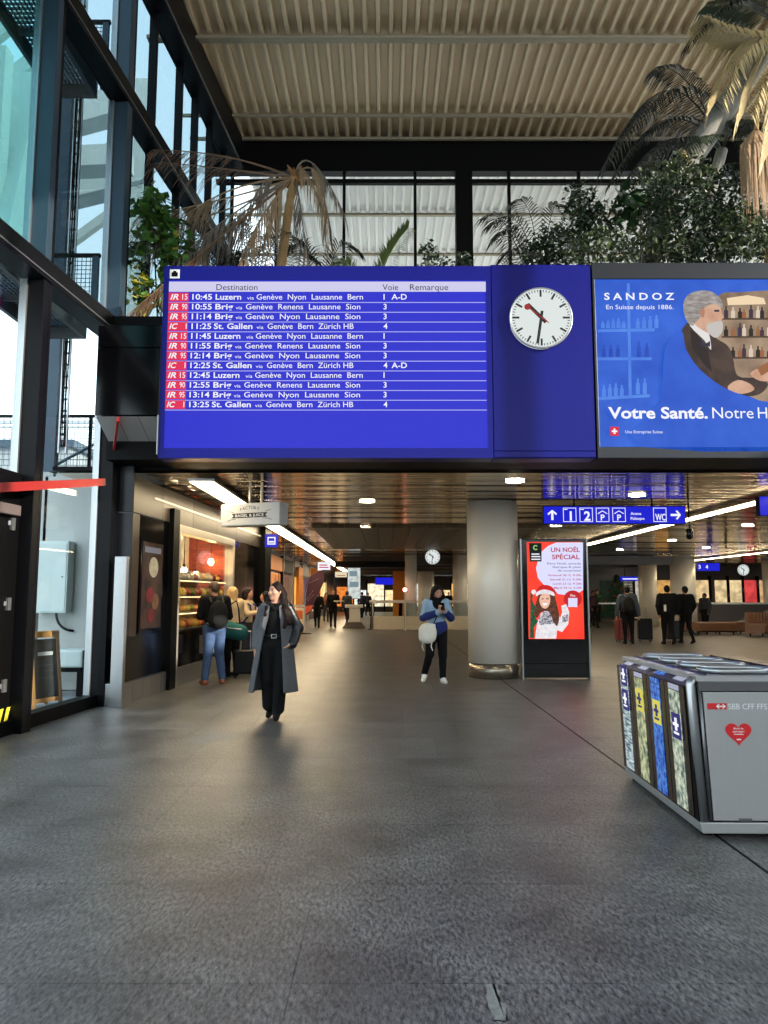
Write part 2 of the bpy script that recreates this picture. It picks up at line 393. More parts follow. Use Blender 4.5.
# corner: closing panel from the facade to the shop wall
ws = struct('wall_corner', 'dark navy panel wall closing the facade corner beside the shop', 'wall')
box('panel', m_navyblack, -4.16, -3.70, 10.95, 11.05, 0.32, 2.75, ws); box('panel', m_navyblack, -4.16, -3.70, 10.95, 11.05, 2.77, 3.45, ws)
box('plinth', m_steel, -4.02, -3.72, 10.72, 10.94, 0.0, 0.31, ws, bevel=0.01)
box('key_switch', M('white_plastic', S(220, 220, 220), 0.5), -4.09, -4.05, 10.935, 10.949, 0.40, 0.50, ws)

# ---------------------------------------------------------------- glazed wall behind the planting, and what carries the board
wb = struct('wall_back', 'black framed clerestory glazing behind the hanging garden', 'glazed wall')
box('beam', m_black, -4.2, 13.0, 16.85, 17.1, 11.58, 12.6, wb)
for x in (-3.62, -2.55, -0.95, 0.74, 2.98, 4.65, 6.32, 8.0, 9.7, 11.4): box('mullion', m_black, x - 0.035, x + 0.035, 16.9, 17.0, 5.2, 11.58, wb)
box('pier', m_black, 1.70, 2.10, 16.85, 17.1, 5.2, 11.58, wb)
box('transom', m_black, -4.0, 13.0, 16.88, 17.0, 11.30, 11.40, wb)
gx = [-3.62, -2.55, -0.95, 0.74, 1.9, 2.98, 4.65, 6.32, 8.0, 9.7, 11.4, 13.0]
for a, c in zip(gx[:-1], gx[1:]): box('pane', GLASS('grey_glass', (0.85, 0.85, 0.84), 0.2), a + 0.04, c - 0.04, 16.94, 16.95, 5.3, 11.3, wb)
wr = struct('wall_right', 'right side wall of the hall with a high window band added to admit sun', 'wall')  # off-frame window band added so sun reaches the planting
box('wall_lower', m_plaster, 13.0, 13.3, -13, 10.3, 0, 6.2, wr)
box('wall_middle', m_plaster, 13.0, 13.3, 10.3, 17.1, 3.4, 6.2, wr)
for k in range(13): box('window_post', m_steelblack, 13.0, 13.2, -13 + k*2.5 - 0.08, -13 + k*2.5 + 0.08, 6.2, 12.4, wr)
mz = struct('ceiling_mezzanine', 'dark planted mezzanine slab above the passage', 'mezzanine')
box('slab', m_black, -3.95, 13.0, 10.5, 17.0, 3.46, 4.9, mz)
box('planter_edge', m_black, -3.95, 13.0, 10.45, 10.6, 4.9, 5.55, mz)
box('soil', M('soil', S(52, 40, 30), 0.9, var=0.4, scale=20), -3.95, 13.0, 10.6, 17.0, 4.9, 5.35, mz)
box('bulkhead', m_black, -3.1, 13.0, 10.34, 11.06, 3.40, 5.2, mz)
box('deck_top', m_deck, -3.5, 20, 17.1, 40, 4.6, 4.9, mz)
# wall added behind the viewpoint: solid below darkens reflections, glazed above lights fronts
wq_ = struct('wall_rear_added', 'unseen rear hall wall added to darken reflections, with windows for frontal light', 'wall')
box('wall_lower', M('rear_grey', S(120, 118, 114), 0.6), -6, 13.3, -13.3, -13.0, 0, 3.5, wq_)
for k in range(8): box('window_post', m_steelblack, -5 + k*2.6 - 0.08, -5 + k*2.6 + 0.08, -13.2, -13.0, 3.5, 12.35, wq_)
for k in range(7): box('pane', g_back, -5 + k*2.6 + 0.08, -5 + (k + 1)*2.6 - 0.08, -13.12, -13.1, 3.5, 12.35, wq_)

# black box left of the board with a slanted steel underside
bb = struct('trim_2', 'gloss black panelled box left of the departure board with steel underside', 'panel box')
p0 = PY(95, 415, 10.0); xl = -3.93
box('panel', m_gloss, xl, -3.06, 9.98, 10.4, 4.93, 5.24, bb, bevel=0.004)
box('panel', m_gloss, xl, -3.06, 9.98, 10.4, 3.98, 4.918, bb, bevel=0.004)
MB().add([(xl + 0.02, 9.99, 5.245), (-3.06, 9.99, 5.245), (-3.06, 10.4, 5.36), (xl + 0.12, 10.4, 5.36)], [(0, 1, 2, 3)]).build('top_sheen', m_steelblue, bb)  # slanted top strip, its sheen put into the blue-grey colour
ms = M('satin_soffit', S(168, 164, 160), 0.35, 0.15, var=0.08)
for k in range(3):
    a, c = xl + k*0.29, xl + (k + 1)*0.29 - 0.006
    MB().add([(a, 10.02, 3.97), (c, 10.02, 3.97), (c + 0.02, 11.0, 3.47), (a + 0.02, 11.0, 3.47)], [(0, 3, 2, 1)]).build('soffit_panel', ms, bb)
box('edge_rail', m_steel, -3.075, -3.06, 9.97, 11.0, 3.44, 3.978, bb)

# ---------------------------------------------------------------- low mirrored ceiling of the passage
cl = struct('ceiling_passage', 'low ceiling of narrow mirrored metal slats over the passage', 'ceiling')
CZL = 3.36
def slats(y0, y1, d, tilt):
    b = MB(); y = y0
    while y < y1:
        t = RND.gauss(0, tilt); h = math.sin(t) * d / 2
        b.add([(-4.9, y, CZL - h), (26, y, CZL - h), (26, y + d*0.87, CZL + h), (-4.9, y + d*0.87, CZL + h)], [(0, 3, 2, 1)]); y += d
    return b
tag(slats(11.06, 19.6, 0.11, 0.026).build('mirror_slats', m_mirror, cl), kind='stuff')
tag(slats(28.6, 72, 0.26, 0.017).build('mirror_slats', m_mirror, cl), kind='stuff')
b = MB(); y = 19.6
while y < 28.6:
    t = RND.gauss(0, 0.017); h = math.sin(t) * 0.1
    b.add([(4.2, y, CZL - h), (26, y, CZL - h), (26, y + 0.19, CZL + h), (4.2, y + 0.19, CZL + h)], [(0, 3, 2, 1)])
    b.add([(-4.9, y, CZL - h), (-1.9, y, CZL - h), (-1.9, y + 0.19, CZL + h), (-4.9, y + 0.19, CZL + h)], [(0, 3, 2, 1)]); y += 0.2
tag(b.build('mirror_slats', m_mirror, cl), kind='stuff')
mwd = M('dark_wood_board', S(104, 92, 76), 0.45, var=0.2, scale=3)
for k in range(14): box('ceiling_board', mwd, -1.9 + k*0.435, -1.9 + k*0.435 + 0.42, 19.6, 28.6, CZL - 0.06, CZL, cl)
box('void_liner', m_black, -4.95, 26, 11.06, 72, CZL + 0.04, CZL + 0.10, cl)
# beams and black service strips under the far ceiling
bm = struct('trim_3', 'dark service beams crossing under the passage ceiling', 'beams')
for y in (34.6, 38.5, 44.0, 52.0): box('beam', m_darkwall, -1.9, 14, y, y + 0.4, CZL - 0.42, CZL - 0.03, bm)
box('sign_beam', m_black, 0.2 - 2.3, 0.9, 32.0, 32.15, 2.72, 2.98, bm)

# ---------------------------------------------------------------- linear lights and downlights of the passage
m_strip = E('strip_light', (1.0, 0.80, 0.50), 22.0)
for x0, x1, y1, lab in ((-2.95, -2.62, 60, 'long warm strip light in the ceiling along the shop front'), (6.85, 7.08, 60, 'long warm strip light in the ceiling above the kiosk side'), (15.4, 15.6, 45.5, 'long warm strip light in the ceiling over the bench area')):
    t = thing('strip_light', lab, 'ceiling light', ((x0 + x1)/2, 11.3, CZL - 0.10), group='ceiling strip lights'); w = (x1 - x0)/2
    MB().box(-w - 0.03, w + 0.03, 0, y1 - 11.3, 0.01, 0.055).build('housing', m_steel, t)
    for k in range(int((y1 - 11.3)/3)): MB().box(-w, w, k*3 + 0.01, k*3 + 2.99, -0.005, 0.009).build('diffuser', m_strip, t)
m_down = E('downlight', (1.0, 0.90, 0.72), 60.0)
DL = [((367, 502), 'between board and far clock'), ((366, 527), 'near the dark boarded ceiling'), ((515, 482), 'close above the round column'), ((556, 526), 'below the blue sign end'), ((637, 496), 'above the blue wayfinding sign'), ((672, 541), 'in front of the right column'), ((620, 550), 'above the travellers with suitcases'), ((706, 548), 'right of the far column'), ((748, 526), 'nearest the right edge')]  # some of these stand in for reflections of downlights in the slats
for (px, py), w in DL:
    q = PZ(px, py, CZL - 0.03); t = thing('downlight', 'round recessed ceiling downlight ' + w, 'ceiling light', q, group='ceiling downlights')
    MB().tube([(0.16*math.cos(a), 0.16*math.sin(a), 0.012) for a in [2*math.pi*i/20 for i in range(20)]], 0.014, 6, True).build('ring', m_steel, t)
    MB().lathe([(0.145, 0.006), (0.145, 0.02)], n=20).build('lens', m_down, t)

# ---------------------------------------------------------------- passage columns and far end
m_col = M('column_cream', S(246, 240, 228), 0.35, 0.1, var=0.05, scale=2)
m_colbase = M('column_base_steel', S(150, 140, 125), 0.25, 0.8)
def column(x, y, r, lab, base=True):
    t = thing('column', lab, 'column', (x, y, 0), group='passage columns'); t['kind'] = 'structure'
    MB().cyl((0, 0, 0.28 if base else 0.0), (0, 0, CZL - 0.02), r, n=40).build('shaft', m_col, t, smooth=False)
    if base:
        MB().cyl((0, 0, 0), (0, 0, 0.275), r - 0.012, n=40).build('base_band', m_colbase, t)
    for p in t.children:
        p.data.polygons.foreach_set('use_smooth', [len(f.vertices) == 4 for f in p.data.polygons])
c0 = PZ(496, 678)
column(c0.x, c0.y + 0.2, 0.49, 'thick cream round column beside the lit advertising kiosk')
for (px, py), r, lab in (((411, 630), 0.27, 'slim cream column left of the far hanging clock'), ((460.5, 630), 0.32, 'slim cream column partly hidden by the thick one'), ((685, 629), 0.55, 'wide cream column behind the two travellers in black')):
    q = PZ(px, py); column(q.x, q.y, r, lab, base=(px == 685))
for x, y, r, lab in ((2.55, 46, 0.5, 'cream column further back behind the balustrade'), (13.3, 38, 0.45, 'cream column left of the wide one, deeper in the hall'), (20.6, 40, 0.45, 'cream column behind the bench seating'), (24.2, 40, 0.45, 'cream column at the right edge beyond the bench')):
    column(x, y, r, lab, base=False)
m_orange = M('orange_panel', S(214, 128, 30), 0.5)
we = struct('wall_end', 'far end wall of the passage with lit shop fronts', 'wall')
box('wall', m_darkwall, -4.9, 27, 70.5, 70.8, 0, CZL, we)
# ---------------------------------------------------------------- departure board
BY = 10.0
def bx(px, py=300): return PY(px, py, BY).x
def bz(py, px=330): return PY(px, py, BY).z
m_bcase = M('blue_case', S(10, 15, 112), 0.4, 0.0, var=0.06, scale=2, spec=0.2)
e_blue = E('board_blue', S(40, 45, 204), 1.0); e_head = E('board_header', S(206, 204, 236), 1.0)
e_white = E('lit_white', S(244, 244, 252), 1.0); e_red = E('badge_red', S(226, 44, 84), 1.0); e_dark = E('lit_ink', S(30, 30, 50), 1.0)
e_line = E('row_line', S(176, 178, 240), 1.0)
bd = thing('departure_board', 'large blue departure board listing trains in white lettering', 'departure board', (0, BY, 0))
xL, xM = bx(163), bx(491); zB, zT = bz(458), bz(266)
b = MB().box(xL, xM, 0.02, 0.32, zB, zT); b.build('casing', m_bcase, bd, bevel=0.012)
b = MB(); sx0, sx1, sz0, sz1 = bx(166.5, 360), bx(486), bz(448), bz(280)
b.box(xL, xM, 0.0, 0.019, zB, sz0); b.box(xL, xM, 0.0, 0.019, sz1, zT); b.box(xL, sx0, 0.0, 0.019, sz0, sz1); b.box(sx1, xM, 0.0, 0.019, sz0, sz1); b.build('bezel', m_bcase, bd)
box('screen', e_blue, sx0, sx1, 0.008, 0.018, sz0, sz1, bd)
box('header_strip', e_head, sx0, sx1, 0.004, 0.008, bz(291.5), bz(281.5), bd)
for s, px, w in (('Destination', 216, 42), ('Voie', 382.5, 16), ('Remarque', 410, 39)): txt(bd, s, bx(px), bz(290), 0.085, e_dark, 0.003, w * 0.0136)
t_icon = MB().box(bx(169), bx(179), -0.004, 0.0, bz(278.5), bz(269.5)); t_icon.build('pictogram_plate', M('icon_plate', S(214, 216, 220), 0.5), bd)
ic = MB().box(bx(171), bx(177), -0.007, -0.004, bz(276.5), bz(272.5)); ic.box(bx(172.5), bx(175.5), -0.007, -0.004, bz(272.4), bz(271)); ic.build('pictogram', m_black, bd)
rows = [('IR', '15', '10:45', 'Luzern', 'Genève  Nyon  Lausanne  Bern', '1', 'A-D'), ('IR', '90', '10:55', 'Brig', 'Genève  Renens  Lausanne  Sion', '3', ''),
        ('IR', '95', '11:14', 'Brig', 'Genève  Nyon  Lausanne  Sion', '3', ''), ('IC', '1', '11:25', 'St. Gallen', 'Genève  Bern  Zürich HB', '4', ''),
        ('IR', '15', '11:45', 'Luzern', 'Genève  Nyon  Lausanne  Bern', '1', ''), ('IR', '90', '11:55', 'Brig', 'Genève  Renens  Lausanne  Sion', '3', ''),
        ('IR', '95', '12:14', 'Brig', 'Genève  Nyon  Lausanne  Sion', '3', ''), ('IC', '1', '12:25', 'St. Gallen', 'Genève  Bern  Zürich HB', '4', 'A-D'),
        ('IR', '15', '12:45', 'Luzern', 'Genève  Nyon  Lausanne  Bern', '1', ''), ('IR', '90', '12:55', 'Brig', 'Genève  Renens  Lausanne  Sion', '3', ''),
        ('IR', '95', '13:14', 'Brig', 'Genève  Nyon  Lausanne  Sion', '3', ''), ('IC', '1', '13:25', 'St. Gallen', 'Genève  Bern  Zürich HB', '4', '')]
dest = {'Luzern': (215.5, 26, 247, 254, 256.5, 108), 'Brig': (215.5, 18, 236, 242.5, 246, 116), 'St. Gallen': (214.5, 39, 257, 264, 268, 87)}
U = 0.01365
for i, (a, n, tm, d, via, vo, rem) in enumerate(rows):
    zt, zb = bz(292.6 + i*9.78), bz(301.2 + i*9.78); h = (zt - zb) * 0.62; zl = zb + (zt - zb) * 0.20
    x0 = bx(168)
    box('train_badge', e_red, x0, bx(188.4), 0.003, 0.008, zb, zt, bd)
    m = MB(); txt(None, a, x0 + 0.03, zl, h, None, 0.001, 0.115, 0.02, 0.25, mb=m); txt(None, n, bx(187.4), zl, h, None, 0.001, 0.072 if len(n) == 2 else None, 0.006, 0, 'R', mb=m); tag(m.build('train_number', e_white, bd), kind='stuff')
    px, w, vx, vx2, sx, sw = dest[d]
    for nm, s_, x_, w_, bo, hs in (('time_text', tm, bx(192.2), 20*U, 0.016, 1), ('destination_text', d, bx(px), w*U, 0.018, 1), ('via_text', 'via', bx(vx), (vx2 - vx)*U, 0.0, 0.62), ('stations_text', via, bx(sx), sw*U, 0.004, 1), ('track_text', vo, bx(383.5), None, 0.015, 1), ('remark_text', rem, bx(391.5), 15.5*U, 0.015, 1)):
        if s_: tag(txt(bd, s_, x_, zl, h*hs, e_white, 0.001, w_, bo, name=nm), kind='stuff' if nm == 'stations_text' else None)
    box('row_line', e_line, x0, sx1 - 0.01, 0.004, 0.008, zb - 0.021, zb - 0.011, bd)

# clock panel and station clock
cp = thing('clock_panel', 'plain blue panel carrying the round station clock', 'panel', (0, BY, 0))
xP = bx(592)
MB().box(xM + 0.004, xP, 0.02, 0.34, zB, bz(264, 540)).build('case', m_bcase, cp, bevel=0.008)
MB().box(xM + 0.012, xP - 0.01, 0.004, 0.019, zB + 0.10, bz(266, 540)).build('face_plate', m_bcase, cp, bevel=0.004)
MB().box(xM + 0.012, xP - 0.01, 0.004, 0.019, zB + 0.01, zB + 0.092).build('face_plate', m_bcase, cp, bevel=0.004)
def station_clock(loc, R, lab, hang=None, double=False):
    t = thing('station_clock', lab, 'clock', loc)
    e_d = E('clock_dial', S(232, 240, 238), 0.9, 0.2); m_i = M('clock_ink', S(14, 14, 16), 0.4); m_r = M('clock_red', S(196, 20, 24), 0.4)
    pts = lambda r, y: [(r*math.cos(2*math.pi*i/48), y, r*math.sin(2*math.pi*i/48)) for i in range(48)]
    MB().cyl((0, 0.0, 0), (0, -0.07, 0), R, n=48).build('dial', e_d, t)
    MB().tube(pts(R, -0.06), R*0.035, 8, True).build('rim', m_steel, t, smooth=True)
    k = MB()
    for i in range(60):
        a = 2*math.pi*i/60; big = i % 5 == 0; r1 = R*0.93; r0 = R*(0.70 if big else 0.86); w = R*(0.065 if big else 0.025)
        c = Vector((math.sin(a)*(r0+r1)/2, -0.073, math.cos(a)*(r0+r1)/2)); k.obox(c, (w, 0.004, r1 - r0), (0, a, 0))
    k.build('minute_marks', m_i, t)
    def hand(name, ang, L0, L1, w, y, m, disc=0):
        a = math.radians(ang); d = Vector((math.sin(a), 0, math.cos(a))); q = MB().obox(d*(L1 - L0)*R/2 + Vector((0, y, 0)), (w*R, 0.004, (L1 + L0)*R), (0, a, 0))
        if disc: q.cyl(d*L1*R + Vector((0, y - 0.003, 0)), d*L1*R + Vector((0, y + 0.002, 0)), disc*R, n=20)
        q.build(name, m, t)
    hand('hour_hand', 316, 0.22, 0.62, 0.12, -0.078, m_i); hand('minute_hand', 189, 0.22, 0.88, 0.09, -0.083, m_i); hand('second_hand', 308, 0.30, 0.56, 0.03, -0.088, m_r, 0.10)
    if hang: MB().cyl((0, -0.03, R), (0, -0.03, R + hang), 0.025, n=10).build('hanger', m_black, t)
    return t
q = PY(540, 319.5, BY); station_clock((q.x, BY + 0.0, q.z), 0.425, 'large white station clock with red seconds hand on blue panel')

# advertising screen
ad = thing('advertising_screen', 'large blue lit advertising screen right of the station clock', 'screen', (0, BY - 0.03, 0))
m_grey = M('dark_grey_frame', S(34, 38, 46), 0.35, 0.3)
xA0, xA1 = xP + 0.01, xP + 4.62; zA0, zA1 = zB + 0.0, bz(263, 680)
ax0, az0, az1 = bx(597, 360), bz(447, 600), bz(279, 600); ax1 = ax0 + 4.45
MB().box(xA0, xA1, 0.05, 0.36, zA0, zA1).build('casing', m_black, ad)
b = MB(); b.box(xA0, xA1, 0.02, 0.049, az1, zA1); b.box(xA0, xA1, 0.02, 0.049, zA0, az0); b.box(xA0, ax0, 0.02, 0.049, az0, az1); b.box(ax1, xA1, 0.02, 0.049, az0, az1); b.build('frame', m_grey, ad, bevel=0.004)
A = lambda pts, n=0: [(lambda q: (q.x, q.z))(PY(px, py, BY)) for px, py in (smooth_poly(pts, n) if n else pts)]
def flat(parent, name, mat, pts, lay, n=0): return MB().prism(A(pts, n), 0.040 - lay*0.002, 0.041 - lay*0.002).build(name, mat, parent)
def ephoto(name, c0, c1, scale, strength=1.0, stretch=(1, 1, 1)):
    m = E(name, c0, strength); n = m.node_tree; L = n.links.new; p = n.nodes['Principled BSDF']
    t = n.nodes.new('ShaderNodeTexCoord'); mp = n.nodes.new('ShaderNodeMapping'); mp.inputs['Scale'].default_value = stretch
    no = n.nodes.new('ShaderNodeTexNoise'); no.inputs['Scale'].default_value = scale; no.inputs['Detail'].default_value = 5
    mx = n.nodes.new('ShaderNodeMix'); mx.data_type = 'RGBA'; mx.inputs[6].default_value = tuple(c0) + (1,); mx.inputs[7].default_value = tuple(c1) + (1,)
    r = n.nodes.new('ShaderNodeMapRange'); r.inputs[1].default_value = 0.35; r.inputs[2].default_value = 0.65
    L(t.outputs['Object'], mp.inputs[0]); L(mp.outputs[0], no.inputs['Vector']); L(no.outputs[0], r.inputs[0]); L(r.outputs[0], mx.inputs[0]); L(mx.outputs[2], p.inputs['Emission Color']); return m
box('screen', ephoto('ad_blue', S(36, 84, 196), S(52, 104, 218), 1.6), ax0, ax1, 0.042, 0.048, az0, az1, ad)
e_ad2 = ephoto('ad_blue_pale', S(70, 122, 222), S(84, 138, 232), 3); e_ad3 = ephoto('ad_blue_deep', S(30, 68, 178), S(40, 80, 190), 3)
for pts in ([(598, 329), (655, 328), (655, 331), (598, 332)], [(598, 357), (652, 357), (652, 360), (598, 360)], [(627, 283), (630, 283), (632, 396), (629, 396)], [(598, 397), (650, 394), (650, 397), (598, 400)]): flat(ad, 'printed_shelf', e_ad2, pts, 0)
for px, py, h in [(601 + k*5.2, 328, 7 + (k*37 % 4)) for k in range(5)] + [(636 + k*6.2, 328, 10 + (k*53 % 4)) for k in range(4)] + [(602 + k*7, 357, 12) for k in range(3)] + [(637, 357, 16), (645, 357, 14)] + [(602 + k*6, 397, 12 + k % 3) for k in range(4)] + [(636 + k*7, 394, 16) for k in range(2)]:
    flat(ad, 'printed_jar', e_ad2 if py != 357 else e_ad3, [(px, py), (px + 4, py), (px + 4, py - h*0.65), (px + 3, py - h*0.75), (px + 3, py - h), (px + 1, py - h), (px + 1, py - h*0.75), (px, py - h*0.65)], 1)
# photograph half: shelves with bottles behind the man
e_room = ephoto('ad_room', S(120, 98, 80), S(176, 150, 124), 2.0); e_shelf = E('ad_shelf', S(74, 56, 44)); e_glow = E('ad_glow', S(240, 214, 176))
flat(ad, 'printed_room', e_room, [(718, 296), (740, 292), (800, 290), (860, 300), (880, 360), (860, 415), (800, 412), (740, 392), (706, 366), (700, 330)], 2, 3)
flat(ad, 'printed_lamp_glow', e_glow, [(727, 298), (748, 295), (764, 298), (766, 304), (728, 305)], 3)
for yb in (318, 336, 357): flat(ad, 'printed_shelf', e_shelf, [(722, yb), (850, yb - 1), (850, yb + 1.6), (722, yb + 1.6)], 3)
bcols = [E('ad_bottle_%d' % i, c) for i, c in enumerate((S(38, 26, 20), S(214, 196, 176), S(58, 44, 60), S(150, 96, 60)))]
for yb in (318, 336, 357):
    for k in range(21):
        px = 724 + k*6 + (k*13 % 3); h = 9 + (k*29 + yb) % 5
        flat(ad, 'printed_bottle', bcols[(k*7 + yb) % 4], [(px, yb), (px + 4.2, yb), (px + 4.2, yb - h*0.6), (px + 2.9, yb - h*0.72), (px + 2.9, yb - h), (px + 1.3, yb - h), (px + 1.3, yb - h*0.72), (px, yb - h*0.6)], 4)
e_coat = ephoto('ad_coat', S(52, 40, 38), S(78, 60, 52), 5); e_skin = ephoto('ad_skin', S(196, 148, 120), S(214, 172, 146), 6); e_hair = ephoto('ad_hair', S(128, 120, 116), S(176, 170, 166), 9, 1, (1, 1, 3))
e_shirt = E('ad_shirt', S(226, 222, 220)); e_tie = E('ad_tie', S(40, 42, 66))
flat(ad, 'printed_coat', e_coat, [(682, 330), (690, 322), (704, 328), (716, 338), (728, 346), (733, 358), (738, 376), (758, 378), (768, 384), (760, 394), (744, 396), (728, 390), (706, 376), (688, 362), (676, 350)], 5, 4)
flat(ad, 'printed_shirt', e_shirt, [(692, 318), (703, 324), (709, 334), (711, 350), (704, 340), (690, 326)], 6, 3)
flat(ad, 'printed_tie', e_tie, [(700, 341), (705, 344), (710, 341), (710, 347), (705, 345), (701, 347)], 7)
flat(ad, 'printed_head', e_skin, [(692, 300), (702, 296), (714, 298), (720, 306), (722, 318), (720, 326), (714, 334), (702, 330), (692, 320)], 7, 4)
flat(ad, 'printed_hair', e_hair, [(686, 320), (683, 306), (687, 296), (698, 291), (712, 292), (721, 300), (722, 308), (714, 304), (704, 308), (701, 316), (696, 322), (692, 326)], 8, 4)
flat(ad, 'printed_beard', E('ad_beard', S(196, 190, 186)), [(706, 326), (714, 322), (722, 322), (722, 332), (716, 338), (709, 334)], 9, 3)
flat(ad, 'printed_eye', e_tie, [(714, 310), (719, 310), (719, 312), (714, 312)], 9)
flat(ad, 'printed_ear', E('ad_ear', S(178, 126, 100)), [(700, 310), (704, 309), (704, 317), (701, 317)], 9, 2)
flat(ad, 'printed_nose', e_skin, [(719, 308), (724, 318), (719, 321)], 8)
flat(ad, 'printed_lapel', E('ad_lapel', S(40, 30, 30)), [(690, 326), (700, 338), (708, 352), (712, 372), (702, 362), (692, 346)], 6)
flat(ad, 'printed_hand', e_skin, [(728, 386), (738, 380), (750, 384), (754, 390), (742, 394), (730, 391)], 7, 3)
flat(ad, 'printed_hand', e_skin, [(750, 374), (760, 368), (772, 372), (772, 380), (760, 381)], 7, 3)
flat(ad, 'printed_bottle', bcols[3], [(757, 368), (768, 362), (771, 370), (761, 376)], 8)
flat(ad, 'blue_swoosh', ephoto('ad_swoosh', S(34, 82, 196), S(46, 98, 212), 2), [(664, 352), (672, 338), (682, 332), (686, 350), (700, 370), (724, 388), (752, 398), (768, 402), (860, 412), (860, 447), (640, 447), (660, 400)], 10, 3)
txt(ad, 'S A N D O Z', PY(604, 299, BY).x, PY(604, 300, BY).z, 0.095, e_white, 0.018, 71*U, 0.02); txt(ad, 'En Suisse depuis 1886.', PY(606, 309, BY).x, PY(604, 309.5, BY).z, 0.062, e_white, 0.018, 68*U)
txt(ad, 'Votre Santé.', PY(608, 418, BY).x, PY(608, 418.5, BY).z, 0.15, e_white, 0.014, 99*U, 0.028); txt(ad, 'Notre', PY(712, 418, BY).x, PY(712, 418.5, BY).z, 0.15, e_white, 0.014, 41*U); txt(ad, 'H', PY(757.5, 418, BY).x, PY(757, 418.5, BY).z, 0.15, e_white, 0.014)
txt(ad, 'Une Entreprise Suisse', PY(625, 433, BY).x, PY(625, 433.5, BY).z, 0.04, e_white, 0.014, 37*U)
flat(ad, 'flag_square', E('flag_red', S(220, 30, 44)), [(610, 427), (618.5, 427), (618.5, 436), (610, 436)], 11)
m = MB(); q = PY(614.2, 431.5, BY); m.box(q.x - 0.012, q.x + 0.012, 0.014, 0.016, q.z - 0.037, q.z + 0.037); m.box(q.x - 0.037, q.x + 0.037, 0.0145, 0.016, q.z - 0.012, q.z + 0.012); m.build('flag_cross', e_white, ad)

# ---------------------------------------------------------------- lit advertising kiosk beside the column
KY = 14.1; kq = PZ(558, 680)
ki = thing('advertising_kiosk', 'black standing kiosk with a red lit Christmas poster beside the column', 'kiosk', (kq.x, KY, 0), math.radians(-2))
kx = lambda px, py=600: PY(px, py, KY).x - kq.x
kz = lambda py, px=558: PY(px, py, KY).z
kw = 0.60
MB().box(-kw, kw, 0, 0.22, 0.03, 2.60).build('casing', m_gloss, ki, bevel=0.015)
MB().box(-kw, kw, -0.002, 0.0, 0.28, 0.295).build('seam', m_steelblack, ki)
MB().box(-kw - 0.03, -kw - 0.004, -0.01, 0.23, 0.0, 2.60).build('side_trim', m_steel, ki); MB().box(kw + 0.004, kw + 0.03, -0.01, 0.23, 0.0, 2.60).build('side_trim', m_steel, ki)
e_pr = ephoto('poster_red', S(230, 54, 40), S(238, 70, 50), 2, 1.25); e_pl = E('poster_lilac', S(206, 206, 240), 1.2); e_pdr = E('poster_darkred', S(196, 36, 44), 1.0)
px0, px1, pz0, pz1 = kx(528), kx(583), kz(639), kz(542)
box('screen', e_pr, px0, px1, -0.008, -0.001, pz0, pz1, ki)
K = lambda pts, n=0: [(kx(a, b), kz(b, a)) for a, b in (smooth_poly(pts, n) if n else pts)]
def kflat(name, mat, pts, lay, n=0): return MB().prism(K(pts, n), -0.010 - lay*0.002, -0.009 - lay*0.002).build(name, mat, ki)
kflat('speech_cloud', e_pl, [(556, 542.6), (582.6, 542.6), (582.8, 590), (578, 593), (572, 592), (566, 595), (558, 594), (552, 588), (544, 585), (538, 578), (536, 568), (540, 553), (548, 546)], 0, 0)
kflat('logo_plate', E('poster_black', S(22, 24, 26), 1), [(529, 543), (541.5, 543), (541.5, 561.5), (530, 561.5)], 1)
cg = K([(535.6, 547.6)])[0]
MB().tube([(cg[0] + 0.038*math.cos(a), -0.0145, cg[1] + 0.038*math.sin(a)) for a in [0.7 + i*0.37 for i in range(14)]], 0.012, 6).build('logo_mark', E('logo_green', S(150, 206, 120), 1), ki)
m = MB()
for k, (zz, w) in enumerate(((553.5, 8), (556, 9), (558.7, 9))): a = K([(531.4, zz), (531.4 + w, zz + 1.2)]); m.box(a[0][0], a[1][0], -0.0145, -0.0135, a[1][1], a[0][1])
m.build('logo_lines', e_white, ki)
e_kr = E('poster_redtext', S(176, 34, 46), 1.0); e_kg = E('poster_greytext', S(84, 84, 100), 1.0)
V = 0.0189
txt(ki, 'UN NOËL', kx(579.5, 552), kz(552, 565), 0.082, e_kr, -0.013, 28.5*V, 0.02, 0, 'R'); txt(ki, 'SPÉCIAL', kx(579.5, 559), kz(559.2, 565), 0.082, e_kr, -0.013, 27.5*V, 0.02, 0, 'R')
for k, s in enumerate(('Vendredi 20.12. 9-20h', 'Samedi 21.12. 9-20h', 'Lundi 23.12. 9-20h', 'Mardi 24.12. 9-20h')): txt(ki, s, kx(581, 577), kz(576.2 + k*4.2, 565), 0.035, e_kr, -0.013, (33, 31, 28, 27)[k]*V, 0.01, 0, 'R')
for k, s in enumerate(('Père Noël, parade', 'féerique & plein', 'de surprises!')): txt(ki, s, kx(580.5, 565), kz(564.5 + k*3.5, 565), 0.036, e_kg, -0.013, (33, 28, 23)[k]*V, 0.006, 0, 'R')
kflat('round_badge', e_pdr, circ(572.5, 599, 9, 28, 8.6), 1); kflat('badge_square', e_pl, [(568, 598), (577, 598), (577, 607), (568, 607)], 2)
m = MB(); txt(None, 'Plus', kx(572.5, 596), kz(596.6, 572), 0.04, None, -0.0152, None, 0.01, 0, 'C', mb=m); m.build('lettering', e_white, ki)
e_fskin = ephoto('poster_skin', S(232, 176, 150), S(244, 196, 172), 8, 1); e_fhair = ephoto('poster_hair', S(70, 42, 34), S(112, 70, 52), 14, 1, (1, 1, 4)); e_knit = ephoto('poster_knit', S(222, 218, 226), S(244, 240, 244), 20, 1)
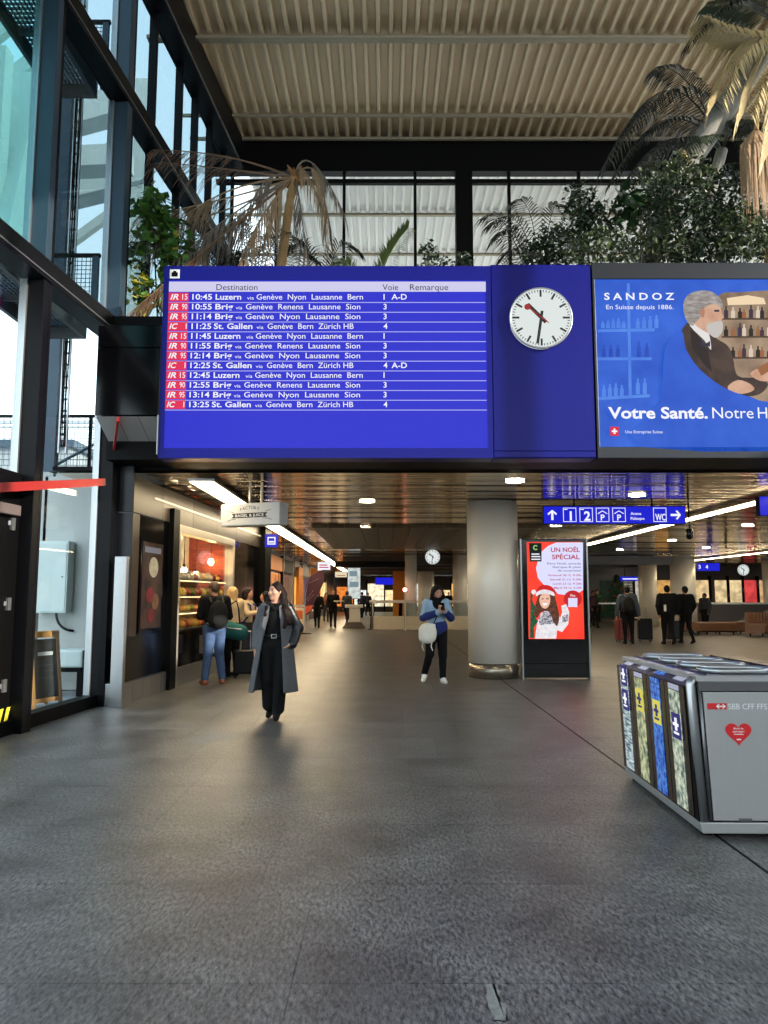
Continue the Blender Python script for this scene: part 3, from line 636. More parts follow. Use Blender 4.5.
e_hat = E('poster_hat', S(208, 34, 38), 1); e_pine = ephoto('poster_pine', S(24, 66, 48), S(50, 104, 70), 22, 1); e_pat = ephoto('poster_pattern', S(70, 72, 96), S(220, 216, 222), 40, 1)
kflat('printed_pine', e_pine, [(530.5, 590), (533, 596), (532, 600), (536, 608), (534, 614), (538, 622), (534, 627), (534, 638), (530, 638)], 1, 0)
kflat('printed_sweater', e_knit, [(535, 638.6), (537, 624), (541, 613), (549, 609), (557, 612), (560, 618), (562, 612), (561, 606), (566, 604), (569, 612), (568, 624), (562, 632), (557, 630), (556, 638.6)], 2, 0)
kflat('printed_pattern', e_pat, [(538, 619), (543, 612), (556, 612), (558, 623), (540, 625)], 3); kflat('printed_pattern', e_pat, [(562, 616), (568, 614), (568, 621), (562, 623)], 3)
kflat('printed_hair', e_fhair, [(537, 600), (541, 590), (552, 591), (556, 602), (559, 616), (557, 626), (553, 621), (549, 612), (541, 612), (537, 618), (534, 612)], 4, 3)
kflat('printed_face', e_fskin, [(539.5, 598), (543, 593), (549, 594), (550, 602), (547, 608), (543, 608), (540, 604)], 5, 3)
kflat('printed_hat', e_hat, [(536, 592), (540, 586), (547, 585), (553, 588), (556, 594), (550, 593), (542, 591)], 6, 3)
kflat('printed_fur', e_knit, [(536, 596), (537, 592), (544, 589.5), (553, 592), (554, 596), (548, 594), (541, 594)], 7, 3); kflat('printed_pompom', e_knit, circ(533.6, 592, 2.4, 14), 7)
kflat('printed_smile', E('poster_smile', S(250, 246, 246), 1), [(542, 603), (548, 603), (546, 605.6), (543.5, 605.6)], 6); kflat('printed_eyes', e_fhair, [(541.5, 598.6), (543.5, 598.2), (543.5, 599.2), (541.5, 599.6)], 6); kflat('printed_eyes', e_fhair, [(546, 598.2), (548.4, 598.2), (548.4, 599.2), (546, 599.2)], 6)

# ---------------------------------------------------------------- blue wayfinding sign
SYD = 14.5
def sign_box(name, lab, x0, x1, z0, z1, y, hang=True):
    t = thing(name, lab, 'sign', ((x0 + x1)/2, y, z0)); w = (x1 - x0)/2
    MB().box(-w, w, 0.0, 0.14, 0, z1 - z0).build('housing', m_steelblack, t, bevel=0.006)
    box('light_face', e_sign, -w + 0.01, w - 0.01, -0.006, -0.001, 0.01, z1 - z0 - 0.01, t)
    if hang:
        for s in (-0.55, 0.55): MB().cyl((s*w, 0.07, z1 - z0), (s*w, 0.07, CZL - z0 - 0.01), 0.018, n=8).build('hanger', m_black, t)
    return t
e_sign = E('sign_blue', S(28, 34, 206), 1.0)
a, c = PY(543, 506, SYD), PY(686, 524, SYD); sg = sign_box('wayfinding_sign', 'long blue wayfinding sign with platform numbers and WC arrow', a.x, c.x, c.z, a.z, SYD)
W2 = (c.x - a.x)/2; H = a.z - c.z; gx_ = lambda px: (px - 614.5) / 71.5 * W2
def arrow(m, x, z, L, ang, w=0.05, y=-0.010):
    R = Matrix.Rotation(ang, 2)
    shp = [(-L/2, -w*0.45), (L*0.22, -w*0.45), (-0.02*L, -L*0.36), (L*0.14, -L*0.46), (L/2, 0), (L*0.14, L*0.46), (-0.02*L, L*0.36), (L*0.22, w*0.45), (-L/2, w*0.45)]
    return m.prism([(x + (R @ Vector(p)).x, z + (R @ Vector(p)).y) for p in shp], y, y + 0.001)
arrow(MB(), gx_(552), H*0.5, 0.20, math.pi/2).build('arrow', e_white, sg); arrow(MB(), gx_(676), H*0.5, 0.20, 0).build('arrow', e_white, sg)
def ring(m, x0, x1, z0, z1, w=0.012, y=-0.010):
    m.add([(x, y, z) for x, z in ((x0, z0), (x1, z0), (x1, z1), (x0, z1), (x0 + w, z0 + w), (x1 - w, z0 + w), (x1 - w, z1 - w), (x0 + w, z1 - w))], [(i, (i + 1) % 4, 4 + (i + 1) % 4, 4 + i) for i in range(4)]); return m
for px, s in ((569.5, '1'), (586, '2'), (602.5, 'P'), (619, 'P'), (660, 'WC')):
    x = gx_(px); hw = 0.128; ring(MB(), x - hw, x + hw, 0.04, H - 0.035).build('pictogram_border', e_white, sg)
    if s == 'P':
        txt(sg, s, x, 0.07, 0.11, e_white, -0.010, None, 0.02, 0, 'C'); MB().tube([(x - 0.09, -0.0095, 0.20), (x, -0.0095, 0.255), (x + 0.09, -0.0095, 0.20)], 0.008, 4).build('roof_mark', e_white, sg)
    elif s == 'WC': txt(sg, s, x + 0.01, 0.07, 0.125, e_white, -0.010, 0.20, 0.02, 0, 'C')
    else:
        txt(sg, s, x + 0.02, 0.07, 0.17, e_white, -0.010, None, 0.03, 0, 'C'); MB().box(x - 0.11, x - 0.04, -0.010, -0.009, H - 0.075, H - 0.06).build('small_mark', e_white, sg)
txt(sg, 'Arena', gx_(630.5), H*0.50, 0.055, e_white, -0.010, 0.21, 0.012); txt(sg, 'Palexpo', gx_(630.5), H*0.23, 0.055, e_white, -0.010, 0.27, 0.012)
cm = thing('security_camera', 'small black dome camera hanging at the end of the blue sign', 'camera', (c.x + 0.08, SYD + 0.05, 2.72))
MB().cyl((0, 0, 0.10), (0, 0, CZL - 2.72 - 0.01), 0.015, n=8).build('stem', m_black, cm); MB().lathe([(0.02, -0.10), (0.06, -0.07), (0.07, 0.0), (0.07, 0.09), (0.05, 0.11)], n=16).build('housing', m_gloss, cm, smooth=True)
# second sign nearer the camera, above the frame edge of the board
s2 = sign_box('wayfinding_sign', 'blue sign hanging close to the right edge of the hall', 6.55, 9.3, 2.92, 3.27, 13.0)
# ---------------------------------------------------------------- recycling station
bn = thing('recycling_station', 'stainless steel recycling station with four lit waste slots', 'recycling bin', (1.98, 5.0, 0), math.radians(-1.0))
BW, BL, BH = 1.02, 1.62, 1.02
m_st = M('bin_steel', S(178, 178, 178), 0.4, 0.55, var=0.05, scale=3, stretch=(30, 1, 1))
m_st2 = M('bin_steel_dark', S(120, 120, 122), 0.3, 0.8, var=0.06)
tp = 0.045  # the sides lean outwards towards the top
MB().prism([(tp + 0.02, 0.03), (BW - tp - 0.02, 0.03), (BW - tp, 0.10), (tp, 0.10)], 0.0, BL).build('plinth', m_st, bn, bevel=0.006)
for x, y in ((0.12, 0.1), (BW - 0.12, 0.1), (0.12, BL - 0.1), (BW - 0.12, BL - 0.1)): MB().cyl((x, y, 0), (x, y, 0.035), 0.035, n=12).build('foot', m_black, bn)
MB().prism([(tp, 0.102), (BW - tp, 0.102), (BW - 0.01, BH - 0.07), (0.01, BH - 0.07)], 0.012, BL - 0.012).build('body', m_black, bn)
# end panel facing the hall: frame, recessed plate, round corner posts
MB().prism([(tp + 0.09, 0.112), (BW - tp - 0.09, 0.112), (BW - 0.10, BH - 0.10), (0.10, BH - 0.10)], -0.006, 0.011).build('end_panel', m_st, bn, bevel=0.004)
MB().prism([(0.075, BH - 0.095), (BW - 0.075, BH - 0.095), (BW - 0.07, BH - 0.03), (0.07, BH - 0.03)], -0.012, 0.03).build('end_cap', m_st2, bn, bevel=0.004)
for s in (0, 1):
    X = (lambda x: x) if s == 0 else (lambda x: BW - x)
    MB().tube([(X(tp + 0.035), 0.02, 0.105), (X(0.030), 0.02, BH - 0.05), (X(0.05), 0.03, BH - 0.015)], 0.03, 12).build('corner_post', m_steel, bn, smooth=True)
    MB().tube([(X(tp + 0.075), 0.006, 0.11), (X(0.080), 0.006, BH - 0.05)], 0.012, 8).build('corner_bead', m_st2, bn, smooth=True)
MB().prism([(0.06, BH - 0.03), (BW - 0.06, BH - 0.03), (BW - 0.06, BH), (0.06, BH)], 0.0, BL).build('top_frame', m_st, bn)
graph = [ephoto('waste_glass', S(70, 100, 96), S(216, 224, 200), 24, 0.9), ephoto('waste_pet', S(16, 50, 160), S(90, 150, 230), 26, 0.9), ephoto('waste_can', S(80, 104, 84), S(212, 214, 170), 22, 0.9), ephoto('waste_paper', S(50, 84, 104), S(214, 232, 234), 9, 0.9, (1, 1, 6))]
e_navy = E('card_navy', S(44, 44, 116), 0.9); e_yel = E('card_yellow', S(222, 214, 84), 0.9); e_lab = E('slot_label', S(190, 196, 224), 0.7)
n4 = 4; step = (BL - 0.10) / n4
def side(x_at, z0, z1, y0, y1, out): # a thin plate on the slanted flank
    a, c = x_at(z0) - out, x_at(z1) - out
    return [(a, y0, z0), (a, y1, z0), (c, y1, z1), (c, y0, z1), (a + 0.006, y0, z0), (a + 0.006, y1, z0), (c + 0.006, y1, z1), (c + 0.006, y0, z1)]
Q = [(0, 3, 2, 1), (4, 5, 6, 7), (0, 1, 5, 4), (1, 2, 6, 5), (2, 3, 7, 6), (3, 0, 4, 7)]
xs = lambda z: tp + (0.01 - tp) * (z - 0.102) / (BH - 0.07 - 0.102)
m_top = M('bin_top_purple', S(66, 60, 82), 0.35, 0.4)
for k in range(n4):
    y0 = 0.07 + k*step; y1 = y0 + step - 0.012
    u = thing('waste_unit', None, None); u.parent = bn
    MB().add(side(xs, 0.11, BH - 0.075, y0, y1, 0.006), Q).build('unit_frame', m_gloss, u)
    pw = (step - 0.012) * 0.5; p0 = y0 + (step - 0.012 - pw) / 2
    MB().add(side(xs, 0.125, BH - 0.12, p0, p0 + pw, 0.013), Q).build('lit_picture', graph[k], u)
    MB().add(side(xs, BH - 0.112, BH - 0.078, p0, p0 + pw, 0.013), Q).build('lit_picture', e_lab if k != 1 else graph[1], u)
    cc = e_yel if k in (1, 2) else e_navy
    for j in range(1 if k == 0 else 2 if k == 3 else 1):
        zc = BH - 0.42 + (0.20 * j if k == 3 else -0.02 + 0.035*k)
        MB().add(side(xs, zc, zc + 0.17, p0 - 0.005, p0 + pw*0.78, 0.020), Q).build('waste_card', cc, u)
        ink = e_white if cc is e_navy else e_navy
        mm = MB(); mm.add(side(xs, zc + 0.03, zc + 0.045, p0 + 0.02, p0 + pw*0.6, 0.023), Q); mm.add(side(xs, zc + 0.055, zc + 0.14, p0 + pw*0.25, p0 + pw*0.45, 0.023), Q); mm.add(side(xs, zc + 0.085, zc + 0.105, p0 + 0.02, p0 + pw*0.65, 0.023), Q); mm.build('card_symbol', ink, u)
    MB().prismz([(0.012, y0), (0.012, y1), (0.06, y1), (0.06, y0)], BH - 0.074, BH - 0.071).build('ledge', m_black, u)
    # slanted label strip and rounded chute rim on top
    MB().add([(0.008, y0, BH - 0.07), (0.008, y1, BH - 0.07), (0.16, y1, BH + 0.012), (0.16, y0, BH + 0.012), (0.16, y0, BH - 0.07), (0.16, y1, BH - 0.07)], [(0, 3, 2, 1), (3, 4, 5, 2), (0, 4, 3), (1, 2, 5), (0, 1, 5, 4)]).build('label_slope', m_top, u)
    MB().add([(0.030, p0, BH - 0.05), (0.030, p0 + pw, BH - 0.05), (0.125, p0 + pw, BH + 0.004), (0.125, p0, BH + 0.004)], [(0, 3, 2, 1)]).build('slot_label', graph[1] if k == 1 else e_lab, u)
    yc = (y0 + y1)/2; rr = 0.13; P = []
    for i in range(24):
        t = 2*math.pi*i/24; P.append((0.42 + (0.10 if math.cos(t) > 0 else -0.10) + rr*math.cos(t), yc + rr*math.sin(t), BH + 0.022))
    MB().tube(P, 0.018, 8, True).build('chute_rim', m_steel, u, smooth=True)
    MB().prismz([(p[0], p[1]) for p in P], BH + 0.001, BH + 0.006).build('chute_opening', m_black, u)
    MB().prismz([(0.80, y0), (0.80, y1), (0.97, y1), (0.97, y0)], BH + 0.001, BH + 0.02).build('rear_label', m_navyblack, u)
# emblem, lettering and heart on the end panel
em = M('emblem_red', S(206, 30, 34), 0.5); wp = M('white_print', S(235, 235, 235), 0.5)
def ex(px, py): q = PY(px, py, 5.0); return q.x - 1.98, q.z
x0, z0 = ex(707, 709); x1, z1 = ex(725.5, 703)
box('emblem_plate', em, x0, x1, -0.011, -0.007, z0, z1, bn)
mm = MB(); xc, zc = x1 - 0.038, (z0 + z1)/2
for s in (-1, 1): mm.prism([(xc + s*0.032, zc), (xc + s*0.016, zc + 0.014), (xc + s*0.008, zc + 0.014), (xc + s*0.018, zc + 0.004), (xc, zc + 0.004), (xc, zc - 0.004), (xc + s*0.018, zc - 0.004), (xc + s*0.008, zc - 0.014), (xc + s*0.016, zc - 0.014)], -0.014, -0.012)
mm.build('emblem_arrows', wp, bn)
xa, za = ex(727.5, 709); xb, _ = ex(766, 709)
txt(bn, 'SBB CFF FFS', xa, za, 0.036, wp, -0.008, xb - xa, 0.006)
hx, hz = ex(737.5, 733); hp = []
for i in range(40):
    t = 2*math.pi*i/40; hp.append((hx + 0.0052*16*math.sin(t)**3, hz + 0.0050*(13*math.cos(t) - 5*math.cos(2*t) - 2*math.cos(3*t) - math.cos(4*t)) + 0.004))
MB().prism(hp, -0.010, -0.007).build('heart_sticker', em, bn)
mm = MB(); txt(None, 'Merci de', hx, hz + 0.026, 0.012, None, -0.0115, 0.062, 0.01, 0, 'C', mb=mm); txt(None, 'participer!', hx, hz + 0.007, 0.012, None, -0.0115, 0.074, 0.01, 0, 'C', mb=mm); mm.box(hx - 0.03, hx + 0.03, -0.0115, -0.0105, hz - 0.008, hz - 0.003)
mm.box(hx - 0.014, hx + 0.014, -0.0115, -0.0105, hz - 0.042, hz - 0.034); mm.build('heart_lettering', wp, bn)
x0, z0 = ex(738, 821); box('maker_plate', m_st2, x0, x0 + 0.085, -0.008, -0.0065, z0, z0 + 0.02, bn)
# ---------------------------------------------------------------- bagel shop on the left
SK = 0.055; SU = Vector((SK, 1, 0)).normalized(); SN = Vector((-SU.y, SU.x, 0)); SO = Vector((-3.68, 10.59, 0))
SR = Matrix((SU, SN, Vector((0, 0, 1)))).transposed()
def sp_(s, n, z): return SO + SU*s + SN*n + Vector((0, 0, z))
def sbox(mb, s0, s1, n0, n1, z0, z1): return mb.obox(sp_((s0+s1)/2, (n0+n1)/2, (z0+z1)/2), (s1 - s0, n1 - n0, z1 - z0), SR)
def ss(px, py): # distance along the shop front for a pixel
    q = PW(px, py, -3.68, 10.59, SK); return (q - SO).dot(SU), q.z
m_bronze = M('bronze_panel', S(42, 34, 26), 0.4, 0.35, var=0.1)
m_frame = M('shop_frame_steel', S(196, 190, 178), 0.35, 0.6, var=0.08)
wsf = struct('wall_shop', 'dark shop front wall with bronze fascia and steel base', 'wall')
S1, S2, SE = ss(177, 526)[0], ss(232.5, 541.7)[0], 9.6
sbox(MB(), 0.0, 0.10, -0.05, 0.12, 0, 2.09).build('corner_guard', m_steel, wsf, bevel=0.006)
b = MB(); sbox(b, 0.13, S1 - 0.32, 0.02, 0.10, 0.32, 0.95); b.build('panel', m_gloss, wsf)
b = MB(); sbox(b, 0.36, 0.62, 0.02, 0.05, 0.95, 2.75); b.build('panel', m_bronze, wsf)
b = MB(); sbox(b, 0.63, S1 - 0.32, 0.03, 0.10, 0.95, 2.75); b.build('panel', m_gloss, wsf)
b = MB(); sbox(b, S1 - 0.32, S1 - 0.02, -0.06, 0.10, 0.0, 3.0); b.build('pier', m_black, wsf)
for k in range(5): b = MB(); sbox(b, 0.13 + k*0.39, 0.13 + k*0.39 + 0.38, 0.0, 0.08, 0.0, 0.30); b.build('base_panel', m_steel, wsf)
for k in range(6): b = MB(); sbox(b, (0.36 if k == 0 else k*1.6), k*1.6 + 1.59, 0.02, 0.05, 2.77, 3.30); b.build('fascia_panel', m_bronze if k != 1 else m_darkwall, wsf)
b = MB(); sbox(b, 1.2, SE, 0.0, 0.02, 3.06, 3.09); b.build('fascia_reflection', E('strip_reflection', (1, 0.82, 0.55), 0.9), wsf)  # glowing line stands in for the strip light's reflection on the fascia
b = MB(); sbox(b, S2 + 0.05, S2 + 1.6, 0.03, 0.10, 0.3, 2.75); b.build('panel', M('bronze_glass', S(60, 50, 40), 0.1, 0.3), wsf)
b = MB(); sbox(b, S2 + 1.62, SE, 0.03, 0.10, 0.3, 2.75); b.build('panel', m_gloss, wsf)
for k in range(4): b = MB(); sbox(b, S2 + 0.05 + k*0.9, S2 + k*0.9 + 0.93, 0.0, 0.08, 0.0, 0.30); b.build('base_panel', m_steel, wsf)
b = MB(); sbox(b, SE - 0.75, SE, -0.12, 0.3, 1.35, 3.34); b.build('pillar_upper', m_black, wsf); b = MB(); sbox(b, SE - 0.72, SE - 0.03, -0.10, 0.3, 0, 1.35); b.build('pillar_lower', m_bronze, wsf)
# poster case left of the window
pc = thing('poster_case', 'dark framed poster with a lit bagel picture beside the shop window', 'poster', sp_(0.75, 0.02, 0.0))
pcb = lambda s0, s1, n0, n1, z0, z1: MB().obox(SU*((s0+s1)/2 - 0.75) + SN*((n0+n1)/2 - 0.02) + Vector((0, 0, (z0+z1)/2)), (s1 - s0, n1 - n0, z1 - z0), SR)
pcb(0.66, 1.63, 0.0, 0.03, 0.98, 2.42).build('case', m_gloss, pc)
pcb(0.72, 1.57, -0.006, -0.001, 1.04, 2.36).build('print', ephoto('bagel_print', S(40, 26, 22), S(110, 66, 44), 3, 0.35), pc)
pcb(0.80, 1.48, -0.010, -0.007, 2.20, 2.29).build('caption', E('caption_white', S(130, 130, 140), 0.7), pc)
for ds, z, r, c in ((0.28, 1.98, 0.20, S(206, 190, 150)), (0.15, 1.55, 0.15, S(140, 30, 40)), (0.38, 1.45, 0.16, S(130, 84, 52)), (0.22, 1.24, 0.14, S(120, 30, 34))):
    MB().add([SU*(ds + 0.15 + r*math.cos(2*math.pi*i/20)) + SN*(-0.032) + Vector((0, 0, z + r*0.8*math.sin(2*math.pi*i/20))) for i in range(20)], [tuple(range(20))]).build('printed_food', ephoto('print_%d' % int(z*100), c, tuple(q*1.6 for q in c), 8, 0.45), pc)
# window frame and glass
wn = struct('window_1', 'steel framed shop window of the bagel counter', 'window')
for q in ((S1 - 0.02, S1 + 0.10, 0, 2.62), (S2 - 0.08, S2 + 0.04, 0, 2.62), (S1 - 0.02, S2 + 0.04, 2.62, 2.76)):
    b = MB(); sbox(b, q[0], q[1], -0.05, 0.14, q[2], q[3]); b.build('window_frame', m_frame, wn, bevel=0.006)
b = MB(); sbox(b, S1 + 0.10, S2 - 0.08, 0.05, 0.06, 0.92, 2.62); b.build('pane', g_shop, wn)
# interior
ir = struct('wall_shop_interior', 'red brick interior of the bagel shop', 'wall')
def brick_mat():
    m = M('red_brick', S(150, 62, 42), 0.8, var=0.1); n = m.node_tree; L = n.links.new; p = n.nodes['Principled BSDF']
    t = n.nodes.new('ShaderNodeTexCoord'); mp = n.nodes.new('ShaderNodeMapping'); mp.inputs['Rotation'].default_value = (math.pi/2, 0, 0)
    br = n.nodes.new('ShaderNodeTexBrick'); br.inputs['Scale'].default_value = 4.0
    br.inputs['Color1'].default_value = S(158, 62, 40) + (1,); br.inputs['Color2'].default_value = S(112, 40, 30) + (1,); br.inputs['Mortar'].default_value = S(60, 30, 24) + (1,)
    L(t.outputs['Object'], mp.inputs[0]); L(mp.outputs[0], br.inputs['Vector']); L(br.outputs[0], p.inputs['Base Color']); return m
m_brick = brick_mat()
b = MB(); sbox(b, S2 + 0.3, S2 + 0.45, 0.15, 4.2, 0, 3.3); b.build('brick_wall', m_brick, ir)
b = MB(); sbox(b, S1 - 0.3, S2 + 0.45, 4.0, 4.15, 0, 3.3); b.build('brick_wall', m_darkwall, ir)
b = MB(); sbox(b, S1 - 0.3, S1 - 0.2, 0.15, 4.15, 0, 3.3); b.build('side_wall', m_darkwall, ir)
b = MB(); sbox(b, S1 - 0.3, S2 + 0.45, 0.12, 4.15, 3.3, 3.4); b.build('shop_ceiling', m_black, ir)
ct = thing('shop_counter', 'black bagel counter with glass food display facing the passage', 'counter', sp_(S1, 0.1, 0))
def cb(name, mat, s0, s1, n0, n1, z0, z1): return MB().obox(SU*((s0+s1)/2 - S1) + SN*((n0+n1)/2 - 0.1) + Vector((0, 0, (z0+z1)/2)), (s1-s0, n1-n0, z1-z0), SR).build(name, mat, ct)
cb('front', m_gloss, S1 + 0.10, S2 - 0.09, 0.0, 0.75, 0.32, 0.92); cb('base', m_steel, S1 + 0.10, S2 - 0.09, -0.03, 0.75, 0, 0.31)
e_case = E('case_light', (1, 0.74, 0.36), 5.0)
for z in (0.93, 1.22, 1.52): cb('shelf', m_steel, S1 + 0.14, S2 - 0.1, 0.10, 0.72, z, z + 0.02)
for z in (1.205, 1.505, 1.80): cb('case_lamp', e_case, S1 + 0.14, S2 - 0.1, 0.10, 0.13, z, z + 0.012)
cb('case_back', M('case_back', S(206, 170, 120), 0.5), S1 + 0.14, S2 - 0.1, 0.725, 0.745, 0.93, 1.81)
cb('top_shelf', m_steel, S1 + 0.14, S2 - 0.1, 0.10, 0.72, 1.815, 1.835)
foods = [M('bun_gold', S(226, 160, 66), 0.5, var=0.25, scale=20), M('bun_brown', S(170, 96, 44), 0.5, var=0.25, scale=20), M('egg_yellow', S(244, 206, 90), 0.5, var=0.2, scale=20), M('salad_green', S(120, 140, 60), 0.6, var=0.3, scale=20), M('berry_red', S(170, 40, 50), 0.5, var=0.3), M('cream_white', S(236, 220, 196), 0.6)]
bagel = MB().tube([(0.045*math.cos(2*math.pi*i/12), 0.045*math.sin(2*math.pi*i/12), 0.03) for i in range(12)], 0.03, 8, True)
bun = MB().lathe([(0.05, 0.0), (0.075, 0.015), (0.07, 0.05), (0.035, 0.075), (0.01, 0.08)], n=12)
pack = MB().lathe([(0.06, 0.0), (0.075, 0.03), (0.07, 0.12), (0.03, 0.17), (0.045, 0.20)], n=8)
meshes = {(k, i): v.mesh(k, foods[i], True) for k, v in (('bagel', bagel), ('bun', bun), ('snack_bag', pack)) for i in range(6)}
FR = random.Random(3)
for z, nm, lab in ((0.951, 'bun', 'filled bun on the lowest lit shelf of the bagel counter'), (1.241, 'bagel', 'bagel on the middle lit shelf of the bagel counter'), (1.541, 'bun', 'golden roll on the upper lit shelf of the bagel counter'), (1.836, 'snack_bag', 'packed snack bag on top of the bagel counter display')):
    for k in range(19):
        for r in range(2):
            s = S1 + 0.27 + k*0.25
            if s > S2 - 0.2: continue
            o = put({'bun': 'filled_bun', 'bagel': 'bagel', 'snack_bag': 'snack_bag'}[nm], meshes[(nm, FR.choice([0, 0, 1, 2, 2, 3, 4] if nm != 'snack_bag' else [4, 5, 5, 0, 2]))], loc=sp_(s, 0.24 + r*0.27, z), rotz=FR.uniform(0, 6))
            o.scale = (1.5, 1.5, 1.9) if nm != 'snack_bag' else (1.3, 1.3, FR.uniform(0.6, 0.9))
            tag(o, lab, 'food', lab.split(' on ')[1].replace('of the ', 'in the '))
m_bulb = E('bulb', (1.0, 0.62, 0.25), 160.0)
for k, (px, py, n, lab) in enumerate(((184, 571, 0.42, 'nearest the window frame'), (196, 575, 0.50, 'in the middle of the row'), (211, 562, 0.5, 'before the brick wall'))):
    q = PW(px, py, -3.68 - n, 10.59, SK); z = q.z
    t = thing('pendant_lamp', 'glowing bare bulb pendant over the bagel counter ' + lab, 'lamp', q, group='bulbs over the counter')
    MB().cyl((0, 0, 0.12), (0, 0, 3.3 - z), 0.008, n=6).build('cord', m_black, t); MB().cyl((0, 0, 0.06), (0, 0, 0.13), 0.025, n=10).build('socket', m_black, t); MB().ball((0, 0, 0), (0.06, 0.06, 0.075)).build('bulb', m_bulb, t, smooth=True)
e_spot = E('shop_spot', (1, 0.78, 0.48), 380.0)  # spots added over the counter to light the food
for k in range(3): 
    t = thing('added_spot', 'small round ceiling spot added to light food in the bagel shop, ' + ('nearest the passage corner', 'middle one', 'nearest the brick wall')[k], 'lamp', sp_(S1 + 0.9 + k*1.1, 0.75, 3.2), group='spots in the bagel shop')
    MB().cyl((0, 0, 0), (0, 0, 0.09), 0.10, n=16).build('can', m_black, t); MB().cyl((0, 0, -0.012), (0, 0, -0.002), 0.085, n=16).build('lens', e_spot, t)
# hanging light box sign
HB = PY(254, 515, 12.0)
hs = thing('hanging_sign', 'pale grey hanging sign box of the bagel shop', 'sign', (HB.x, 12.0, HB.z), math.radians(-24))
MB().box(-0.56, 0.56, -0.13, 0.13, -0.18, 0.18).build('box', M('sign_grey', S(206, 206, 206), 0.45, var=0.04), hs, bevel=0.02)
for x in (-0.08, 0.14): MB().cyl((x, 0, 0.18), (x, 0, CZL - HB.z - 0.01), 0.022, n=10).build('hanger', m_frame, hs)
m_ink = M('sign_ink', S(26, 26, 28), 0.5)
mm = MB()
for i, ch in enumerate('FACTORY'):
    a = (i - 3) * 0.055; txt(None, ch, a, 0.055 + 0.03*(1 - ((i - 3)/3)**2), 0.05, None, -0.132, None, 0.006, 0, 'C', mb=mm)
mm.prism([(-0.34, -0.055), (-0.30, -0.02), (-0.34, 0.02), (0.34, 0.02), (0.30, -0.02), (0.34, -0.055)], -0.132, -0.131)
for sgn in (-1, 1):
    mm.tube([(sgn*0.26, -0.1315, -0.07), (sgn*0.36, -0.1315, -0.078), (sgn*0.42, -0.1315, -0.10)], 0.004, 4); mm.tube([(sgn*0.30, -0.1315, 0.04), (sgn*0.40, -0.1315, 0.06)], 0.004, 4)
mm.build('lettering', m_ink, hs); txt(hs, 'BAGEL & JUICE', 0, -0.038, 0.042, M('white_print', S(235, 235, 235), 0.5), -0.134, 0.54, 0.01, 0, 'C')
pg = PY(271.5, 541, 18.5)
ps = thing('pictogram_sign', 'small square blue pictogram sign on the black pillar', 'sign', (pg.x, 18.5, pg.z - 0.16))
MB().box(-0.17, 0.17, 0, 0.08, 0, 0.33).build('housing', m_steelblack, ps); box('light_face', E('sign_blue', S(28, 34, 206)), -0.16, 0.16, -0.005, -0.001, 0.01, 0.32, ps)
ring(MB(), -0.10, 0.10, 0.07, 0.26, 0.03, -0.008).build('pictogram', e_white, ps); MB().box(-0.06, 0.06, -0.008, -0.007, 0.12, 0.16).build('pictogram_bar', e_white, ps)
MB().cyl((-0.17, 0.04, 0.16), (-0.34, 0.9, 0.16), 0.015, n=6).build('bracket', m_black, ps)

# ---------------------------------------------------------------- left side of the deep passage: shop fronts
LX = -4.7
wl2 = struct('wall_passage', 'row of lit shop fronts along the left of the passage', 'wall')
box('backing', m_darkwall, LX - 0.2, LX, 20.3, 70, 0, CZL, wl2)
box('return_panel', m_darkwall, LX, -3.4, 20.2, 20.3, 0, CZL, wl2)
fronts = [(20.6, 25, S(150, 96, 60), 0.95), (25.3, 29.5, S(70, 52, 46), 0.66), (29.8, 34, S(196, 120, 60), 1.52), (34.3, 38, S(120, 84, 66), 0.95), (38.3, 42, S(232, 170, 80), 1.90), (42.3, 46, S(90, 60, 90), 1.14), (46.3, 52, S(226, 210, 180), 1.90), (52.3, 60, S(236, 190, 120), 2.09)]
for k, (y0, y1, c, st) in enumerate(fronts):
    e = ephoto('front_glow_%d' % k, tuple(q*0.35 for q in c), c, 2.2, st, (1, 1, 0.6))
    box('lit_window', e, LX, LX + 0.03, y0 + 0.1, y1 - 0.1, 0.5, 2.5, wl2); box('fascia', (m_darkwall, m_bronze, m_orange, m_black)[k % 4], LX, LX + 0.12, y0, y1, 2.6, 3.2, wl2)
    for yy in (y0, y1): box('post', m_frame if k % 2 else m_black, LX, LX + 0.14, yy - 0.06, yy + 0.06, 0, 3.3, wl2)
op = struct('trim_4', 'tall orange wall panels far down the passage', 'panels')
box('panel', m_orange, -4.55, -4.4, 39, 41, 0.2, 3.0, op); q = PY(400, 600, 48); box('panel', m_orange, q.x - 0.45, q.x + 0.42, 47.9, 48.2, 0.0, 3.2, op)
box('panel', m_orange, -4.3, -3.7, 44, 44.2, 1.5, 3.1, op)
# small projecting signs along that side
def small_sign(lab, px, py, Y, w, h, face, ink, bars=2):
    q = PY(px, py, Y); t = thing('projecting_sign', lab, 'sign', (q.x, Y, q.z - h/2)); 
    MB().box(-w/2, w/2, 0, 0.12, 0, h).build('housing', m_black, t); box('light_face', face, -w/2 + 0.02, w/2 - 0.02, -0.005, -0.001, 0.02, h - 0.02, t)
    mm = MB()
    for k in range(bars): mm.box(-w*0.34, w*(0.34 - 0.1*k), -0.008, -0.006, h*(0.28 + 0.26*k), h*(0.28 + 0.26*k) + h*0.13)
    tag(mm.build('print', ink, t), kind='stuff'); MB().cyl((0, 0.06, h), (0, 0.06, CZL - q.z + h/2 - 0.01), 0.015, n=6).build('hanger', m_black, t)
small_sign('white and pink projecting shop sign beside the purple flag', 324, 566, 30.5, 0.55, 0.36, e_white, E('sign_pink', S(190, 60, 110)))
